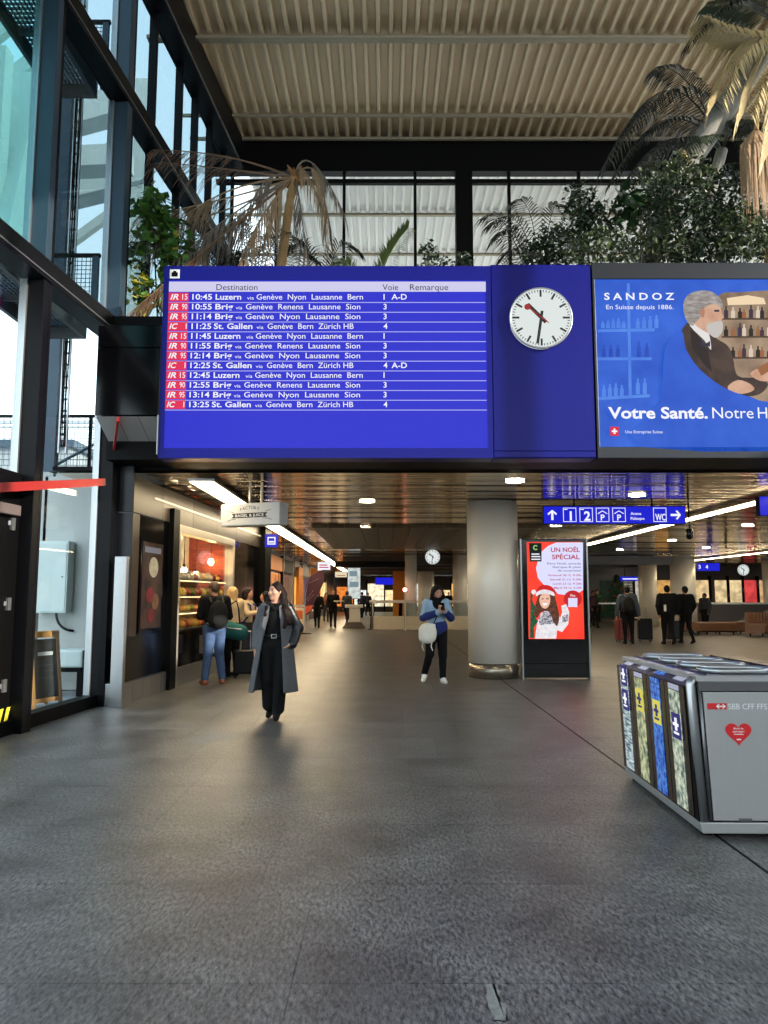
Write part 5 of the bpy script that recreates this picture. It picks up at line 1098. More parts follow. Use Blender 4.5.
dead((252, 200, 12.0), (196, 256, 11.6), 0.7, 30, m_dgrey, 0.35, 1.2)
dead((258, 210, 12.0), (236, 272, 11.8), 0.6, 30, m_dead, 0.3, 1.6)
dead((268, 186, 12.2), (262, 275, 12.0), 0.6, 34, m_dead, 0.25, 1.8)
dead((322, 140, 12.4), (330, 240, 12.2), 0.6, 34, m_dead, 0.35, 1.8)
dead((305, 130, 12.8), (345, 215, 12.6), 0.5, 26, m_dgrey, 0.5, 1.8)
dead((300, 190, 12.2), (308, 272, 12.1), 0.6, 26, m_dgrey, 0.3, 1.8)
dead((262, 160, 12.4), (240, 232, 12.0), 0.7, 30, m_dgrey, 0.3, 1.6)
dead((215, 180, 12.0), (158, 240, 11.5), 0.7, 34, m_dead, 0.5, 1.6)
dead((235, 205, 11.9), (168, 268, 11.3), 0.6, 34, m_dgrey, 0.4, 1.4)
dead((300, 150, 12.4), (322, 205, 12.2), 0.4, 24, m_dead, 0.3, 1.6)
dead((200, 250, 11.6), (140, 305, 11.0), 0.55, 34, m_dead2, 0.5, 1.0)
dead((215, 240, 11.4), (124, 318, 10.9), 0.45, 30, m_dead2, 0.55, 1.0)
# bright leafy climber by the glass
cl_ = thing('leafy_climber', 'bright green broad leaved plant beside the glass facade', 'plant', (-3.55, 11.5, SOIL))
for px, py, r, n in ((152, 205, 0.28, 150), (160, 228, 0.34, 200), (172, 250, 0.32, 170), (150, 290, 0.30, 110), (138, 250, 0.22, 80)):
    leaves(cl_, 'foliage', m_bright if py < 260 else m_bright, pp(px, py, 11.5), (r, r*0.8, r*1.2), n, 0.20, px)
leaves(cl_, 'foliage', m_yell, pp(140, 290, 11.3), (0.25, 0.2, 0.35), 40, 0.18, 5); leaves(cl_, 'foliage', m_yell, pp(168, 252, 11.4), (0.2, 0.2, 0.3), 14, 0.16, 6)
stems(cl_, (-3.55, 11.5, SOIL), [pp(152, 200, 11.5), pp(165, 235, 11.5), pp(175, 250, 11.5)])
# dark palm clump behind the board, left
d1 = thing('dark_palm', 'dark low palm behind the board between withered palm and climber', 'palm', (-2.4, 13.3, SOIL))
MB().cyl((0, 0, 0), (0, 0, 0.5), 0.1, n=10).build('trunk', m_bark, d1); ct_ = Vector((-2.4, 13.3, SOIL + 0.5))
for p1, p2 in (((215, 215), (180, 262)), ((240, 205), (205, 245)), ((225, 232), (165, 255)), ((262, 205), (300, 240)), ((265, 212), (240, 268)), ((262, 195), (262, 250)), ((230, 222), (190, 240)), ((250, 200), (228, 228)), ((245, 225), (218, 270)), ((280, 215), (318, 262))): frond(d1, m_palmd, bez(ct_, pp(*p1, 13.0), pp(*p2, 12.7), 10), 0.65, 30, 0.03, 0.5)
d1b = thing('dark_palm', 'dark arching palm right behind the tan trunk', 'palm', (-1.15, 13.4, SOIL)); MB().cyl((0, 0, 0), (0, 0, 0.5), 0.1, n=10).build('trunk', m_bark, d1b); ct_ = Vector((-1.15, 13.4, SOIL + 0.5))
for p1, p2 in (((325, 215), (358, 250)), ((322, 228), (350, 268)), ((312, 215), (290, 250))): frond(d1b, m_palmd, bez(ct_, pp(*p1, 13.0), pp(*p2, 12.8), 10), 0.5, 28, 0.03, 0.5)
# fan frond
f1 = thing('green_palm', 'small palm with one fresh green fan frond above the board', 'palm', (-0.35, 12.6, SOIL)); MB().cyl((0, 0, 0), (0, 0, 0.3), 0.08, n=10).build('trunk', m_bark, f1)
fg = M('fresh_palm', S(120, 140, 84), 0.5, var=0.25)
frond(f1, fg, bez(Vector((-0.35, 12.6, SOIL + 0.3)), pp(375, 262, 12.4), pp(408, 228, 12.2), 10), 0.45, 40, 0.035, 0.25, 0.3, 0.014, 1.0); frond(f1, fg, bez(Vector((-0.35, 12.6, SOIL + 0.3)), pp(362, 250, 12.4), pp(335, 262, 12.2), 10), 0.35, 26, 0.03, 0.3)
def shrub(lab, base, clumps, mat, size, n, seed, mat2=None, Yc=12.0):
    t = thing('ficus_shrub', lab, 'shrub', (base[0], base[1], SOIL), group='ficus shrubs above the board')
    for k, (px, py, rx, rz) in enumerate(clumps):
        c = pp(px, py, base[1] + 0.3*math.sin(k*2.1)); leaves(t, 'foliage', mat2 if mat2 and k % 3 == 2 else mat, c, (rx, 0.5*rx + 0.12, rz), int(n*2.3*rx*rz), size, seed + k, 0.25)
    stems(t, (base[0], base[1], SOIL), [pp(px, py, base[1]) for px, py, _, _ in clumps])
    return t
shrub('tiny dark shrub with few leaves right of the fan frond', (0.75, 12.4), [(428, 250, 0.17, 0.2), (434, 262, 0.25, 0.15)], m_ficus, 0.09, 1600, 3)
shrub('tiny shrub in front of the thick black pier', (1.45, 12.4), [(463, 260, 0.2, 0.12)], m_ficus, 0.09, 1600, 9)
# dark feather palm left of the shrubs
d2 = thing('dark_palm', 'dark feathery palm between black pier and leafy shrubs', 'palm', (2.75, 12.8, SOIL)); MB().cyl((0, 0, 0), (0, 0, 0.7), 0.09, n=10).build('trunk', m_bark, d2); ct_ = Vector((2.75, 12.8, SOIL + 0.7))
for p1, p2 in (((535, 185), (488, 225)), ((520, 195), (494, 240)), ((540, 190), (515, 200)), ((545, 190), (562, 205)), ((525, 215), (500, 262)), ((550, 195), (575, 240)), ((515, 205), (486, 215))): frond(d2, m_palmd, bez(ct_, pp(*p1, 12.6), pp(*p2, 12.3), 10), 0.5, 30, 0.028, 0.7)
shrub('leafy ficus shrub just right of the dark feathery palm', (3.6, 11.9), [(580, 205, 0.30, 0.42), (560, 245, 0.6, 0.35), (600, 250, 0.6, 0.35), (595, 222, 0.4, 0.4), (540, 256, 0.4, 0.2)], m_ficus, 0.10, 1500, 31, m_ficus2)
shrub('ficus shrub with pale leaf tips below the leaning trunk', (4.7, 11.8), [(662, 178, 0.42, 0.30), (640, 215, 0.55, 0.45), (676, 205, 0.55, 0.5), (650, 248, 0.7, 0.35)], m_ficus2, 0.10, 1100, 47, m_ficus)
shrub('large dark ficus shrub filling the right corner of the planter', (5.8, 12.0), [(700, 230, 0.7, 0.6), (725, 200, 0.6, 0.6), (742, 235, 0.6, 0.5), (690, 255, 0.8, 0.3), (770, 230, 0.7, 0.7), (690, 175, 0.4, 0.4)], m_ficus, 0.10, 1300, 63, m_ficus2)
bp = thing('broad_leaf_plant', 'mid green broad leaved plant half hidden between the shrubs', 'plant', (4.15, 11.7, SOIL)); leaves(bp, 'foliage', M('mid_leaf', S(36, 66, 30), 0.45, var=0.3), pp(645, 205, 11.7) + Vector((-.25, 0, 0)), (0.22, 0.15, 0.32), 45, 0.28, 8, 0.1); stems(bp, (4.15, 11.7, SOIL), [pp(640, 210, 11.7)])
# leaning grey trunk
lt = thing('leaning_trunk', 'thick pale grey trunk leaning to the right above the shrubs', 'tree', (4.0, 12.6, SOIL)); o = Vector(lt.location)
MB().tube([Vector((0, 0, 0)), pp(690, 172, 12.6) - o - Vector((0.35, 0, 0.3)), pp(712, 128, 12.5) - o, pp(732, 98, 12.4) - o, pp(770, 40, 12.3) - o], [0.2, 0.2, 0.21, 0.2, 0.18], 14).build('trunk', m_bark, lt, smooth=True)
MB().cyl(pp(688, 162, 12.3) - o, pp(680, 150, 12.3) - o, 0.05, 0.06, 10).build('cut_branch', m_straw, lt)
# big palm at the right edge
gp = thing('tall_palm', 'tall palm at the right edge with straw coloured drooping fronds', 'palm', (6.3, 12.0, SOIL)); o = Vector(gp.location); top = pp(768, 40, 12.0)
MB().tube([Vector((0, 0, 0)), (top - o)*0.5 + Vector((0.25, 0, 0)), top - o + Vector((0.3, 0, 0))], [0.2, 0.17, 0.15], 12).build('trunk', m_trunk, gp)
ct_ = top + Vector((0.3, 0, 0.1))
for p1, p2, L, mat, hang, Y in (((735, 40, 11.6), (700, 20, 11.4), 0.7, m_straw, 1.0, 0), ((730, 25, 11.6), (716, 100, 11.3), 0.8, m_straw, 1.4, 0), ((765, 30, 11.4), (745, 110, 11.1), 0.8, m_straw, 1.6, 0), ((790, 50, 11.4), (770, 150, 11.1), 0.8, m_straw, 1.6, 0), ((750, -5, 11.6), (706, 5, 11.4), 0.6, m_palmg, 0.8, 0), ((740, -30, 11.8), (690, 40, 11.6), 0.7, m_palmd, 0.8, 0), ((800, 0, 11.4), (790, 90, 11.2), 0.8, m_palmg, 1.4, 0)):
    frond(gp, mat, bez(ct_, pp(*p1), pp(*p2), 12), L, 44, 0.035, hang, 0.25, 0.022)
# arching dark fronds reaching left
ap = thing('arching_palm', 'palm with long dark fronds arching left under the roof', 'palm', (5.1, 12.9, SOIL)); o = Vector(ap.location); top = pp(722, 150, 12.9)
MB().tube([Vector((0, 0, 0)), (top - o)*0.55 + Vector((-0.1, 0, 0)), top - o], [0.14, 0.11, 0.10], 10).build('trunk', m_bark, ap)
for p1, p2, L, hang, mat in (((672, 28, 12.4), (608, 158, 12.0), 1.0, 1.1, m_palmd), ((665, 75, 12.4), (612, 180, 12.1), 0.5, 0.9, m_palmd), ((655, 110, 12.4), (618, 200, 12.0), 0.7, 1.0, m_palmd), ((690, 60, 12.5), (655, 68, 12.2), 0.6, 0.9, m_palmd), ((700, 100, 12.2), (640, 215, 11.9), 0.6, 1.0, m_palmg), ((745, 80, 12.4), (762, 170, 12.0), 0.7, 1.0, m_palmg), ((748, 105, 12.2), (770, 130, 12.0), 0.6, 0.6, m_palmg)):
    frond(ap, mat, bez(top, pp(*p1), pp(*p2), 14), L, 46, 0.034, hang, 0.15, 0.018)
# hanging withered skirt at the right
hk = thing('withered_frond_bundle', 'bundle of withered brown fronds hanging at the right edge', 'dead fronds', pp(756, 128, 11.6)); o = Vector(hk.location)
hm = M('withered_brown', S(170, 142, 112), 0.8, var=0.3, scale=12); b = MB()
for i in range(150):
    a = PR.uniform(0, 6.28); r = 0.30*math.sqrt(PR.random()); L = PR.uniform(0.7, 1.75); w = 0.02
    e = Vector((math.cos(a)*r, math.sin(a)*r*0.6, -L)); m1 = Vector((math.cos(a)*r*0.9, math.sin(a)*r*0.55, -L*0.35)); x = Vector((w, 0, 0))
    b.add([Vector((-0.01, 0, 0)), Vector((0.01, 0, 0)), m1 + x, m1 - x, e], [(0, 1, 2, 3), (3, 2, 4)])
tag(b.build('dry_leaves', hm, hk), kind='stuff'); MB().tube([(0, 0, -0.05), (0.1, 0.1, 0.5), (0.45, 0.3, 1.2)], 0.04, 8).build('stalk', m_trunk, hk)
# ---------------------------------------------------------------- figures: one continuous surface each
def V3(a): return np.array(a, dtype=np.float32)
class Fig:
    def __init__(s): s.p = []
    def cone(s, a, b, ra, rb, mat, k=0.03): s.p.append(('c', V3(a), V3(b), ra, rb, mat, k)); return s
    def ell(s, c, r, mat, k=0.03, rot=None): s.p.append(('e', V3(c), V3(r), None if rot is None else np.array(Euler(rot).to_matrix(), dtype=np.float32), None, mat, k)); return s
    def sub(s, c, r, rot=None): s.p.append(('se', V3(c), V3(r), None if rot is None else np.array(Euler(rot).to_matrix(), dtype=np.float32), None, -1, 0.01)); return s
    def fn(s, f, lo, hi, mat, k=0.02, neg=False): s.p.append(('sf' if neg else 'f', f, V3(lo), V3(hi), None, mat, k)); return s
    def mesh(s, name, mats, h=0.012):
        lo = np.full(3, 9.); hi = np.full(3, -9.)
        def bb(q):
            if q[0] == 'c': return np.minimum(q[1] - q[3], q[2] - q[4]), np.maximum(q[1] + q[3], q[2] + q[4])
            if q[0] in ('e', 'se'): r = q[2].max() if q[3] is not None else q[2]; return q[1] - r, q[1] + r
            return q[2], q[3]
        for q in s.p:
            if q[0] in ('se', 'sf'): continue
            a, b = bb(q); lo = np.minimum(lo, a); hi = np.maximum(hi, b)
        lo = lo - 3*h; n = np.ceil((hi + 3*h - lo)/h).astype(int) + 1
        ax = [lo[i] + h*np.arange(n[i], dtype=np.float32) for i in range(3)]
        D = np.full(n, 0.5, np.float32); B = np.full(n, 9., np.float32); I = np.zeros(n, np.int16)
        for q in s.p:
            a, b = bb(q); k = q[6]; pad = max(0.05, k + 2*h)
            i0 = np.clip(np.floor((a - pad - lo)/h).astype(int), 0, n - 1); i1 = np.clip(np.ceil((b + pad - lo)/h).astype(int) + 1, 1, n)
            if (i1 <= i0).any(): continue
            sl = tuple(slice(i0[j], i1[j]) for j in range(3)); X, Y, Z = np.meshgrid(*[ax[j][sl[j]] for j in range(3)], indexing='ij')
            if q[0] == 'c':
                ba = q[2] - q[1]; l2 = float((ba*ba).sum()) + 1e-9; px, py, pz = X - q[1][0], Y - q[1][1], Z - q[1][2]
                t = np.clip((px*ba[0] + py*ba[1] + pz*ba[2])/l2, 0, 1)
                d = np.sqrt((px - t*ba[0])**2 + (py - t*ba[1])**2 + (pz - t*ba[2])**2) - (q[3] + (q[4] - q[3])*t)
            elif q[0] in ('e', 'se'):
                P = [X - q[1][0], Y - q[1][1], Z - q[1][2]]
                if q[3] is not None: R = q[3]; P = [R[0, j]*P[0] + R[1, j]*P[1] + R[2, j]*P[2] for j in range(3)]
                r = q[2]; k0 = np.sqrt(sum((P[j]/r[j])**2 for j in range(3))); k1 = np.sqrt(sum((P[j]/(r[j]*r[j]))**2 for j in range(3))) + 1e-6
                d = k0*(k0 - 1)/k1; d = np.where(k0 < 1e-3, -float(r.min()), d)
            else: d = q[1](X, Y, Z)
            if q[0] in ('se', 'sf'): D[sl] = np.maximum(D[sl], -d); continue
            d0 = D[sl]; hh = np.maximum(k - np.abs(d0 - d), 0)/max(k, 1e-6); D[sl] = np.minimum(d0, d) - hh*hh*k*0.25
            m = d < B[sl]; B[sl] = np.where(m, d, B[sl]); I[sl] = np.where(m, q[5], I[sl])
        return surf(D, I, lo, h, name, mats)
def surf(D, I, lo, h, name, mats):
    nx, ny, nz = D.shape; ins = D < 0
    cnt = np.zeros((nx - 1, ny - 1, nz - 1), np.int8)
    for i in (0, 1):
        for j in (0, 1):
            for k in (0, 1): cnt += ins[i:nx - 1 + i, j:ny - 1 + j, k:nz - 1 + k]
    act = (cnt > 0) & (cnt < 8); C = np.argwhere(act); idx = np.full(act.shape, -1, np.int64); idx[act] = np.arange(len(C))
    acc = np.zeros((len(C), 3)); num = np.zeros(len(C)); cor = [(i, j, k) for i in (0, 1) for j in (0, 1) for k in (0, 1)]
    g = {c: D[C[:, 0] + c[0], C[:, 1] + c[1], C[:, 2] + c[2]] for c in cor}
    for a in cor:
        for ax in range(3):
            if a[ax]: continue
            b = list(a); b[ax] = 1; b = tuple(b); da, db = g[a], g[b]; m = (da < 0) != (db < 0); t = np.where(m, da/(da - db + 1e-12), 0)
            p = np.tile(np.array(a, float), (len(C), 1)); p[:, ax] += t; acc[m] += p[m]; num[m] += 1
    vs = (C + acc/num[:, None])*h + lo
    fs, fm = [], []
    for ax in range(3):
        u, w = [(1, 2), (2, 0), (0, 1)][ax]; sh = [slice(1, -1)]*3; sh[ax] = slice(0, -1); s2 = [slice(1, -1)]*3; s2[ax] = slice(1, None)
        a, b = ins[tuple(sh)], ins[tuple(s2)]; E_ = np.argwhere(a != b); off = np.ones(3, int); off[ax] = 0; E_ = E_ + off; fl_ = ins[E_[:, 0], E_[:, 1], E_[:, 2]]
        def ci(du, dw): q = E_.copy(); q[:, u] += du; q[:, w] += dw; return idx[q[:, 0], q[:, 1], q[:, 2]]
        q = np.stack([ci(-1, -1), ci(0, -1), ci(0, 0), ci(-1, 0)], 1); q = np.where(fl_[:, None], q, q[:, ::-1]); fs.append(q)
        e2 = E_.copy(); e2[:, ax] += 1; fm.append(np.where(fl_, I[E_[:, 0], E_[:, 1], E_[:, 2]], I[e2[:, 0], e2[:, 1], e2[:, 2]]))
    fs = np.concatenate(fs); fm = np.concatenate(fm); me = bpy.data.meshes.new(name); me.from_pydata(vs.tolist(), [], fs.tolist())
    for m in mats: me.materials.append(m)
    me.polygons.foreach_set('material_index', np.clip(fm, 0, len(mats) - 1).astype(np.int32)); me.polygons.foreach_set('use_smooth', np.ones(len(fs), bool)); me.update(); return me

def cloth(name, c, var=0.15): return M('cloth_' + name, S(*c), 0.85, var=var, scale=14, spec=0.2)
def skin(name, c): return M('skin_' + name, S(*c), 0.5, var=0.06, scale=20, spec=0.3)
m_shoeblk = cloth('shoe_black', (18, 18, 20)); m_lip = M('lips', S(170, 92, 84), 0.45); m_eye = M('eye_white', S(170, 160, 154), 0.6, spec=0.1); m_iris = M('eye_dark', S(34, 24, 20), 0.2)
SKIN, TOP, LEG, SHOE = 0, 1, 2, 3
def hand(f, w, d, pn, side, s=1.0, curl=0.5):
    """w wrist, d pointing direction, pn palm normal; four fingers and a thumb"""
    w = Vector(w); d = Vector(d).normalized(); pn = Vector(pn); pn = (pn - d*pn.dot(d)).normalized(); x = d.cross(pn).normalized()*side
    c = w + d*0.05*s; R = Matrix((x, pn, d)).transposed().to_euler(); f.ell(c, (0.042*s, 0.017*s, 0.055*s), SKIN, 0.015, R)
    for i, L in enumerate((0.070, 0.080, 0.075, 0.058)):
        o = x*(-0.030 + 0.020*i)*-1*s; a = w + d*0.092*s + o; b = a + (d*(1 - curl*0.5) + pn*curl*0.6).normalized()*L*0.5*s; e = b + (d*(1 - curl) + pn*curl*1.1).normalized()*L*0.5*s
        f.cone(a, b, 0.0095*s, 0.009*s, SKIN, 0.006); f.cone(b, e, 0.009*s, 0.0075*s, SKIN, 0.006)
    a = w + d*0.035*s + x*0.034*s; b = a + (d*0.7 + x*0.8 + pn*0.3).normalized()*0.04*s; f.cone(a, b, 0.0125*s, 0.0105*s, SKIN, 0.01); f.cone(b, b + (d*0.9 + pn*0.4).normalized()*0.032*s, 0.0105*s, 0.0085*s, SKIN, 0.006)
def person(label, loc, rotz, H=1.7, mats=None, hair=None, pose=None, res=0.012, wide=1.0, puff=0.0, hairlong=0.0, head=(0, 0), extra=None, flare=0.0, bun_=False, hood=None, group=None, name='person'):
    """local frame: faces -y, left hand is +x. pose overrides joints (for a height of 1.70)"""
    t = thing(name, label, 'person', loc, rotz, group); k = H/1.70; J = dict(hipL=(0.088, 0, 0.90), hipR=(-0.088, 0, 0.90), kneeL=(0.095, -0.01, 0.49), kneeR=(-0.095, -0.01, 0.49), ankL=(0.10, 0.02, 0.085), ankR=(-0.10, 0.02, 0.085),
        shL=(0.178*wide, 0.005, 1.395), shR=(-0.178*wide, 0.005, 1.395), elL=(0.235*wide, 0.04, 1.12), elR=(-0.235*wide, 0.04, 1.12), haL=(0.235*wide, -0.05, 0.88), haR=(-0.235*wide, -0.05, 0.88), toeL=None, toeR=None, palmL=(-1, 0, 0), palmR=(1, 0, 0), curl=0.45)
    J.update(pose or {}); q = lambda n: Vector(J[n])*k; f = Fig(); p = puff
    sc_ = lambda *a: tuple(v*k for v in a)
    f.ell(sc_(0, 0.01, 0.935), sc_((0.158 + p)*wide, 0.112 + p, 0.13), LEG); f.ell(sc_(0, 0.0, 1.11), sc_((0.142 + p)*wide, 0.105 + p, 0.20), TOP); f.ell(sc_(0, 0.0, 1.27), sc_((0.168 + p)*wide, 0.115 + p, 0.19), TOP, 0.04)
    f.cone(sc_(-0.125*wide, 0.005, 1.385), sc_(0.125*wide, 0.005, 1.385), (0.062 + p)*k, (0.062 + p)*k, TOP, 0.05)
    hy, hp = math.radians(head[0]), math.radians(head[1]); HR = Euler((0, 0, hy)).to_matrix() @ Euler((hp, 0, 0)).to_matrix(); hb = Vector(sc_(0, -0.005, 1.475))
    hd = lambda x, y, z: hb + HR @ Vector(sc_(x, y, z - 1.475)); he = (HR).to_euler()
    f.cone(sc_(0, 0.01, 1.40), hd(0, -0.005, 1.54), 0.056*k, 0.050*k, SKIN, 0.03)
    f.ell(hd(0, 0.0, 1.605), sc_(0.074, 0.094, 0.098), SKIN, 0.02, he); f.ell(hd(0, -0.035, 1.550), sc_(0.054, 0.058, 0.066), SKIN, 0.035, he)
    f.cone(hd(0, -0.090, 1.605), hd(0, -0.108, 1.574), 0.009*k, 0.014*k, SKIN, 0.014); f.ell(hd(0, -0.083, 1.538), sc_(0.022, 0.013, 0.012), SKIN, 0.012, he); f.ell(hd(0, -0.078, 1.505), sc_(0.020, 0.018, 0.016), SKIN, 0.02, he)
    for s in (-1, 1): f.ell(hd(s*0.076, 0.012, 1.590), sc_(0.010, 0.020, 0.030), SKIN, 0.008, he); f.ell(hd(s*0.046, -0.066, 1.572), sc_(0.022, 0.018, 0.018), SKIN, 0.02, he)
    for S_, sg in (('L', 1), ('R', -1)):
        h, kn, an = q('hip' + S_), q('knee' + S_), q('ank' + S_)
        f.cone(h, kn, (0.094 + p*0.5 + flare*0.2)*k, (0.064 + p*0.3 + flare*0.5)*k, LEG); f.cone(kn, an + Vector((0, 0, 0.03)), (0.064 + flare*0.5)*k, (0.046 + flare)*k, LEG); f.ell(kn.lerp(an, 0.32) + Vector((0, 0.018*k, 0)), sc_(0.055, 0.058, 0.11), LEG, 0.03)
        toe = Vector(J['toe' + S_])*k if J['toe' + S_] else an + Vector((sg*0.02, -0.155, -0.055))*k
        heel = an + Vector((0, 0.035, -0.045))*k; f.cone(an + Vector((0, 0, -0.01)), heel, 0.042*k, 0.038*k, SHOE, 0.02); f.cone(heel, toe, 0.040*k, 0.033*k, SHOE, 0.02); f.cone(an, heel.lerp(toe, 0.6), 0.045*k, 0.034*k, SHOE, 0.03)
        sh, el, ha = q('sh' + S_), q('el' + S_), q('ha' + S_); f.cone(sh, el, (0.058 + p)*k, (0.046 + p*0.9)*k, TOP, 0.035); f.cone(el, ha, (0.047 + p*0.9)*k, (0.034 + p*0.7)*k, TOP, 0.02)
        d = (ha - el).normalized(); f.cone(ha - d*0.02*k, ha + d*0.03*k, 0.027*k, 0.025*k, SKIN, 0.01)
        hand(f, ha + d*0.01*k, J.get('hd' + S_, d), J['palm' + S_], -sg, k, J['curl'])
    if extra: extra(f, k, q)
    put('body', f.mesh('body', mats, res), t)
    if res < 0.02:
        b = MB(); R3 = lambda v: HR @ Vector(v)
        for s in (-1, 1): b.ball(hd(s*0.031, -0.083, 1.607), sc_(0.014, 0.008, 0.0075), 10, 6, he)
        b.build('eyes', m_eye, t, True); b = MB()
        for s in (-1, 1): b.ball(hd(s*0.031, -0.0895, 1.607), sc_(0.0085, 0.005, 0.0085), 8, 5, he)
        b.build('irises', m_iris, t, True); b = MB(); b.ball(hd(0, -0.0945, 1.5405), sc_(0.021, 0.006, 0.0055), 10, 5, he); b.ball(hd(0, -0.0935, 1.5315), sc_(0.018, 0.006, 0.005), 10, 5, he); b.build('lips', m_lip, t, True)
        b = MB()
        for s in (-1, 1): b.tube([hd(s*0.016, -0.091, 1.627), hd(s*0.034, -0.090, 1.632), hd(s*0.050, -0.078, 1.627)], [0.004*k, 0.004*k, 0.0025*k], 5)
        b.build('eyebrows', hair or m_iris, t, True)
    if hair:
        g = Fig(); g.ell(hd(0, 0.014, 1.622), sc_(0.084, 0.098, 0.096), 0, 0.02, he); g.ell(hd(0, 0.045, 1.585), sc_(0.076, 0.066, 0.085), 0, 0.03, he)
        if hairlong:
            for s in (-1, 1):
                prev = hd(s*0.072, 0.0, 1.62); L = hairlong
                for j in range(1, 6):
                    u = j/5; nx_ = Vector((prev.x*0 + hd(s*(0.082 + 0.035*u), -0.01 - 0.035*u*(1 if L > .3 else 0), 1.6).x + 0.010*math.sin(j*2.3 + s), hd(s*0.08, 0.005 - 0.06*u*(1 if L > .3 else 0), 1.6).y, hb.z + (0.115 - L*u)*k)); g.cone(prev, nx_, (0.038 - 0.012*u)*k, (0.036 - 0.014*u)*k, 0, 0.02); prev = nx_
            g.cone(hd(0, 0.06, 1.6), hd(0, 0.085, 1.6) - Vector((0, 0, hairlong*k)), 0.075*k, 0.06*k, 0, 0.05)
        if bun_: g.ell(hd(0, 0.10, 1.66), sc_(0.045, 0.045, 0.045), 0, 0.02)
        g.sub(hd(0, -0.105, 1.565), sc_(0.060, 0.075, 0.092), he)
        put('hair', g.mesh('hair', [hair], min(res, 0.012)), t)
    return t, J, k
h_brown = M('hair_dark_brown', S(28, 18, 15), 0.6, var=0.4, scale=40, stretch=(4, 4, 1), spec=0.15); h_black = M('hair_black', S(16, 14, 14), 0.6, var=0.3, scale=40, spec=0.15); h_blond = M('hair_blond', S(196, 160, 104), 0.5, var=0.3, scale=40); h_mid = M('hair_brown', S(74, 52, 38), 0.5, var=0.3, scale=40)
c_blk = cloth('black', (13, 13, 15), 0.25); c_navy = cloth('navy', (30, 34, 50)); c_jean = cloth('jeans', (70, 92, 128), 0.35); c_grey = cloth('coat_grey', (92, 92, 95), 0.15); c_beige = cloth('beige', (206, 178, 140)); c_char = cloth('charcoal', (52, 54, 60))
s_fair = skin('fair', (196, 146, 122)); s_tan = skin('tan', (190, 140, 112)); s_dk = skin('brown', (120, 80, 62))
# --- woman in the long grey coat
wq = PZ(274, 719)
def belt(f, k, q): f.ell((0, 0.0, 1.035*k), (0.150*k, 0.112*k, 0.018*k), 4, 0.004)
def wfix(f, k, q):
    belt(f, k, q)
    f.cone((0.09*k, 0, 0.9*k), (0.06*k, -0.02*k, 0.13*k), 0.10*k, 0.072*k, LEG, 0.03); f.cone((-0.09*k, 0, 0.9*k), (-0.075*k, 0.06*k, 0.17*k), 0.10*k, 0.085*k, LEG, 0.03)
    f.cone((-0.055*k, -0.095*k, 1.43*k), (0.0, -0.11*k, 1.37*k), 0.022*k, 0.016*k, TOP, 0.01); f.cone((0.055*k, -0.095*k, 1.43*k), (0.0, -0.11*k, 1.37*k), 0.022*k, 0.016*k, TOP, 0.01)
wt, J, k = person('woman in a long open grey coat and black clothes walking towards the camera', wq, 0.0, 1.70, [s_fair, c_blk, c_blk, m_shoeblk, M('belt_black', S(30, 28, 28), 0.3)], h_brown,
    dict(kneeL=(0.07, -0.08, 0.50), ankL=(0.04, -0.10, 0.10), kneeR=(-0.08, -0.02, 0.49), ankR=(-0.07, 0.18, 0.13), toeR=(-0.08, 0.05, 0.035), elL=(0.285, 0.04, 1.13), haL=(0.21, -0.06, 0.95), hdL=(-0.75, 0.1, -0.7), elR=(-0.235, 0.08, 1.13), haR=(-0.25, 0.02, 0.90)), 0.008, 0.93, 0.0, 0.0, (-38, 0), wfix)
MB().tube([(x*0.030, -0.125, 1.035 + z*0.022) for x, z in ((-1, -1), (1, -1), (1, 1), (-1, 1))], 0.006, 6, True).build('belt_buckle', M('buckle', S(230, 228, 220), 0.3, 0.6), wt)
CF = Fig()
def coat_body(X, Y, Z):
    u = np.clip((1.40 - Z)/(1.40 - 0.34), 0, 1); rx = 0.172 + 0.145*u; ry = 0.130 + 0.09*u; cx = -0.03*u; cy = 0.02 + 0.02*u
    th = np.arctan2(Y - cy, X - cx); rip = 1 + 0.035*u*np.sin(th*7 + 1.0)
    r = np.sqrt(((X - cx)/(rx*rip))**2 + ((Y - cy)/(ry*rip))**2); return np.maximum((r - 1)*0.8*np.minimum(rx, ry), np.maximum(Z - 1.43, 0.335 - Z))
CF.fn(coat_body, (-0.42, -0.28, 0.33), (0.36, 0.34, 1.44), 0, 0.02)
CF.cone((-0.13, 0.01, 1.392), (0.13, 0.01, 1.392), 0.066, 0.066, 0, 0.04)
for s, el, ha, mi_ in ((1, (0.285, 0.04, 1.13), (0.235, -0.06, 0.93), 1), (-1, (-0.235, 0.08, 1.13), (-0.25, 0.02, 0.90), 0)): CF.cone((s*0.165, 0.01, 1.375), el, 0.066, 0.064, mi_, 0.03); CF.cone(el, ha, 0.064, 0.054, mi_, 0.03)
CF.fn(lambda X, Y, Z: np.maximum(np.maximum(np.abs(X + 0.005 + 0.05*np.clip((1.40 - Z), 0, 1.1)) - (0.055 + 0.062*np.clip((1.44 - Z)/0.45, 0, 1) + 0.11*np.clip((1.0 - Z), 0, 1)), Y + 0.02), Z - 1.6), (-0.4, -0.4, 0.2), (0.4, 0.1, 1.7), -1, 0.01, True)
CF.fn(lambda X, Y, Z: np.maximum((np.sqrt(((X + 0.02)/0.245)**2 + ((Y - 0.04)/0.17)**2) - 1)*0.17, Z - 0.85), (-0.4, -0.4, 0.1), (0.4, 0.4, 0.9), -1, 0.01, True)
CF.fn(lambda X, Y, Z: np.sqrt(X**2 + (Y + 0.0)**2) - 0.062, (-0.1, -0.1, 1.38), (0.1, 0.1, 1.6), -1, 0.01, True)
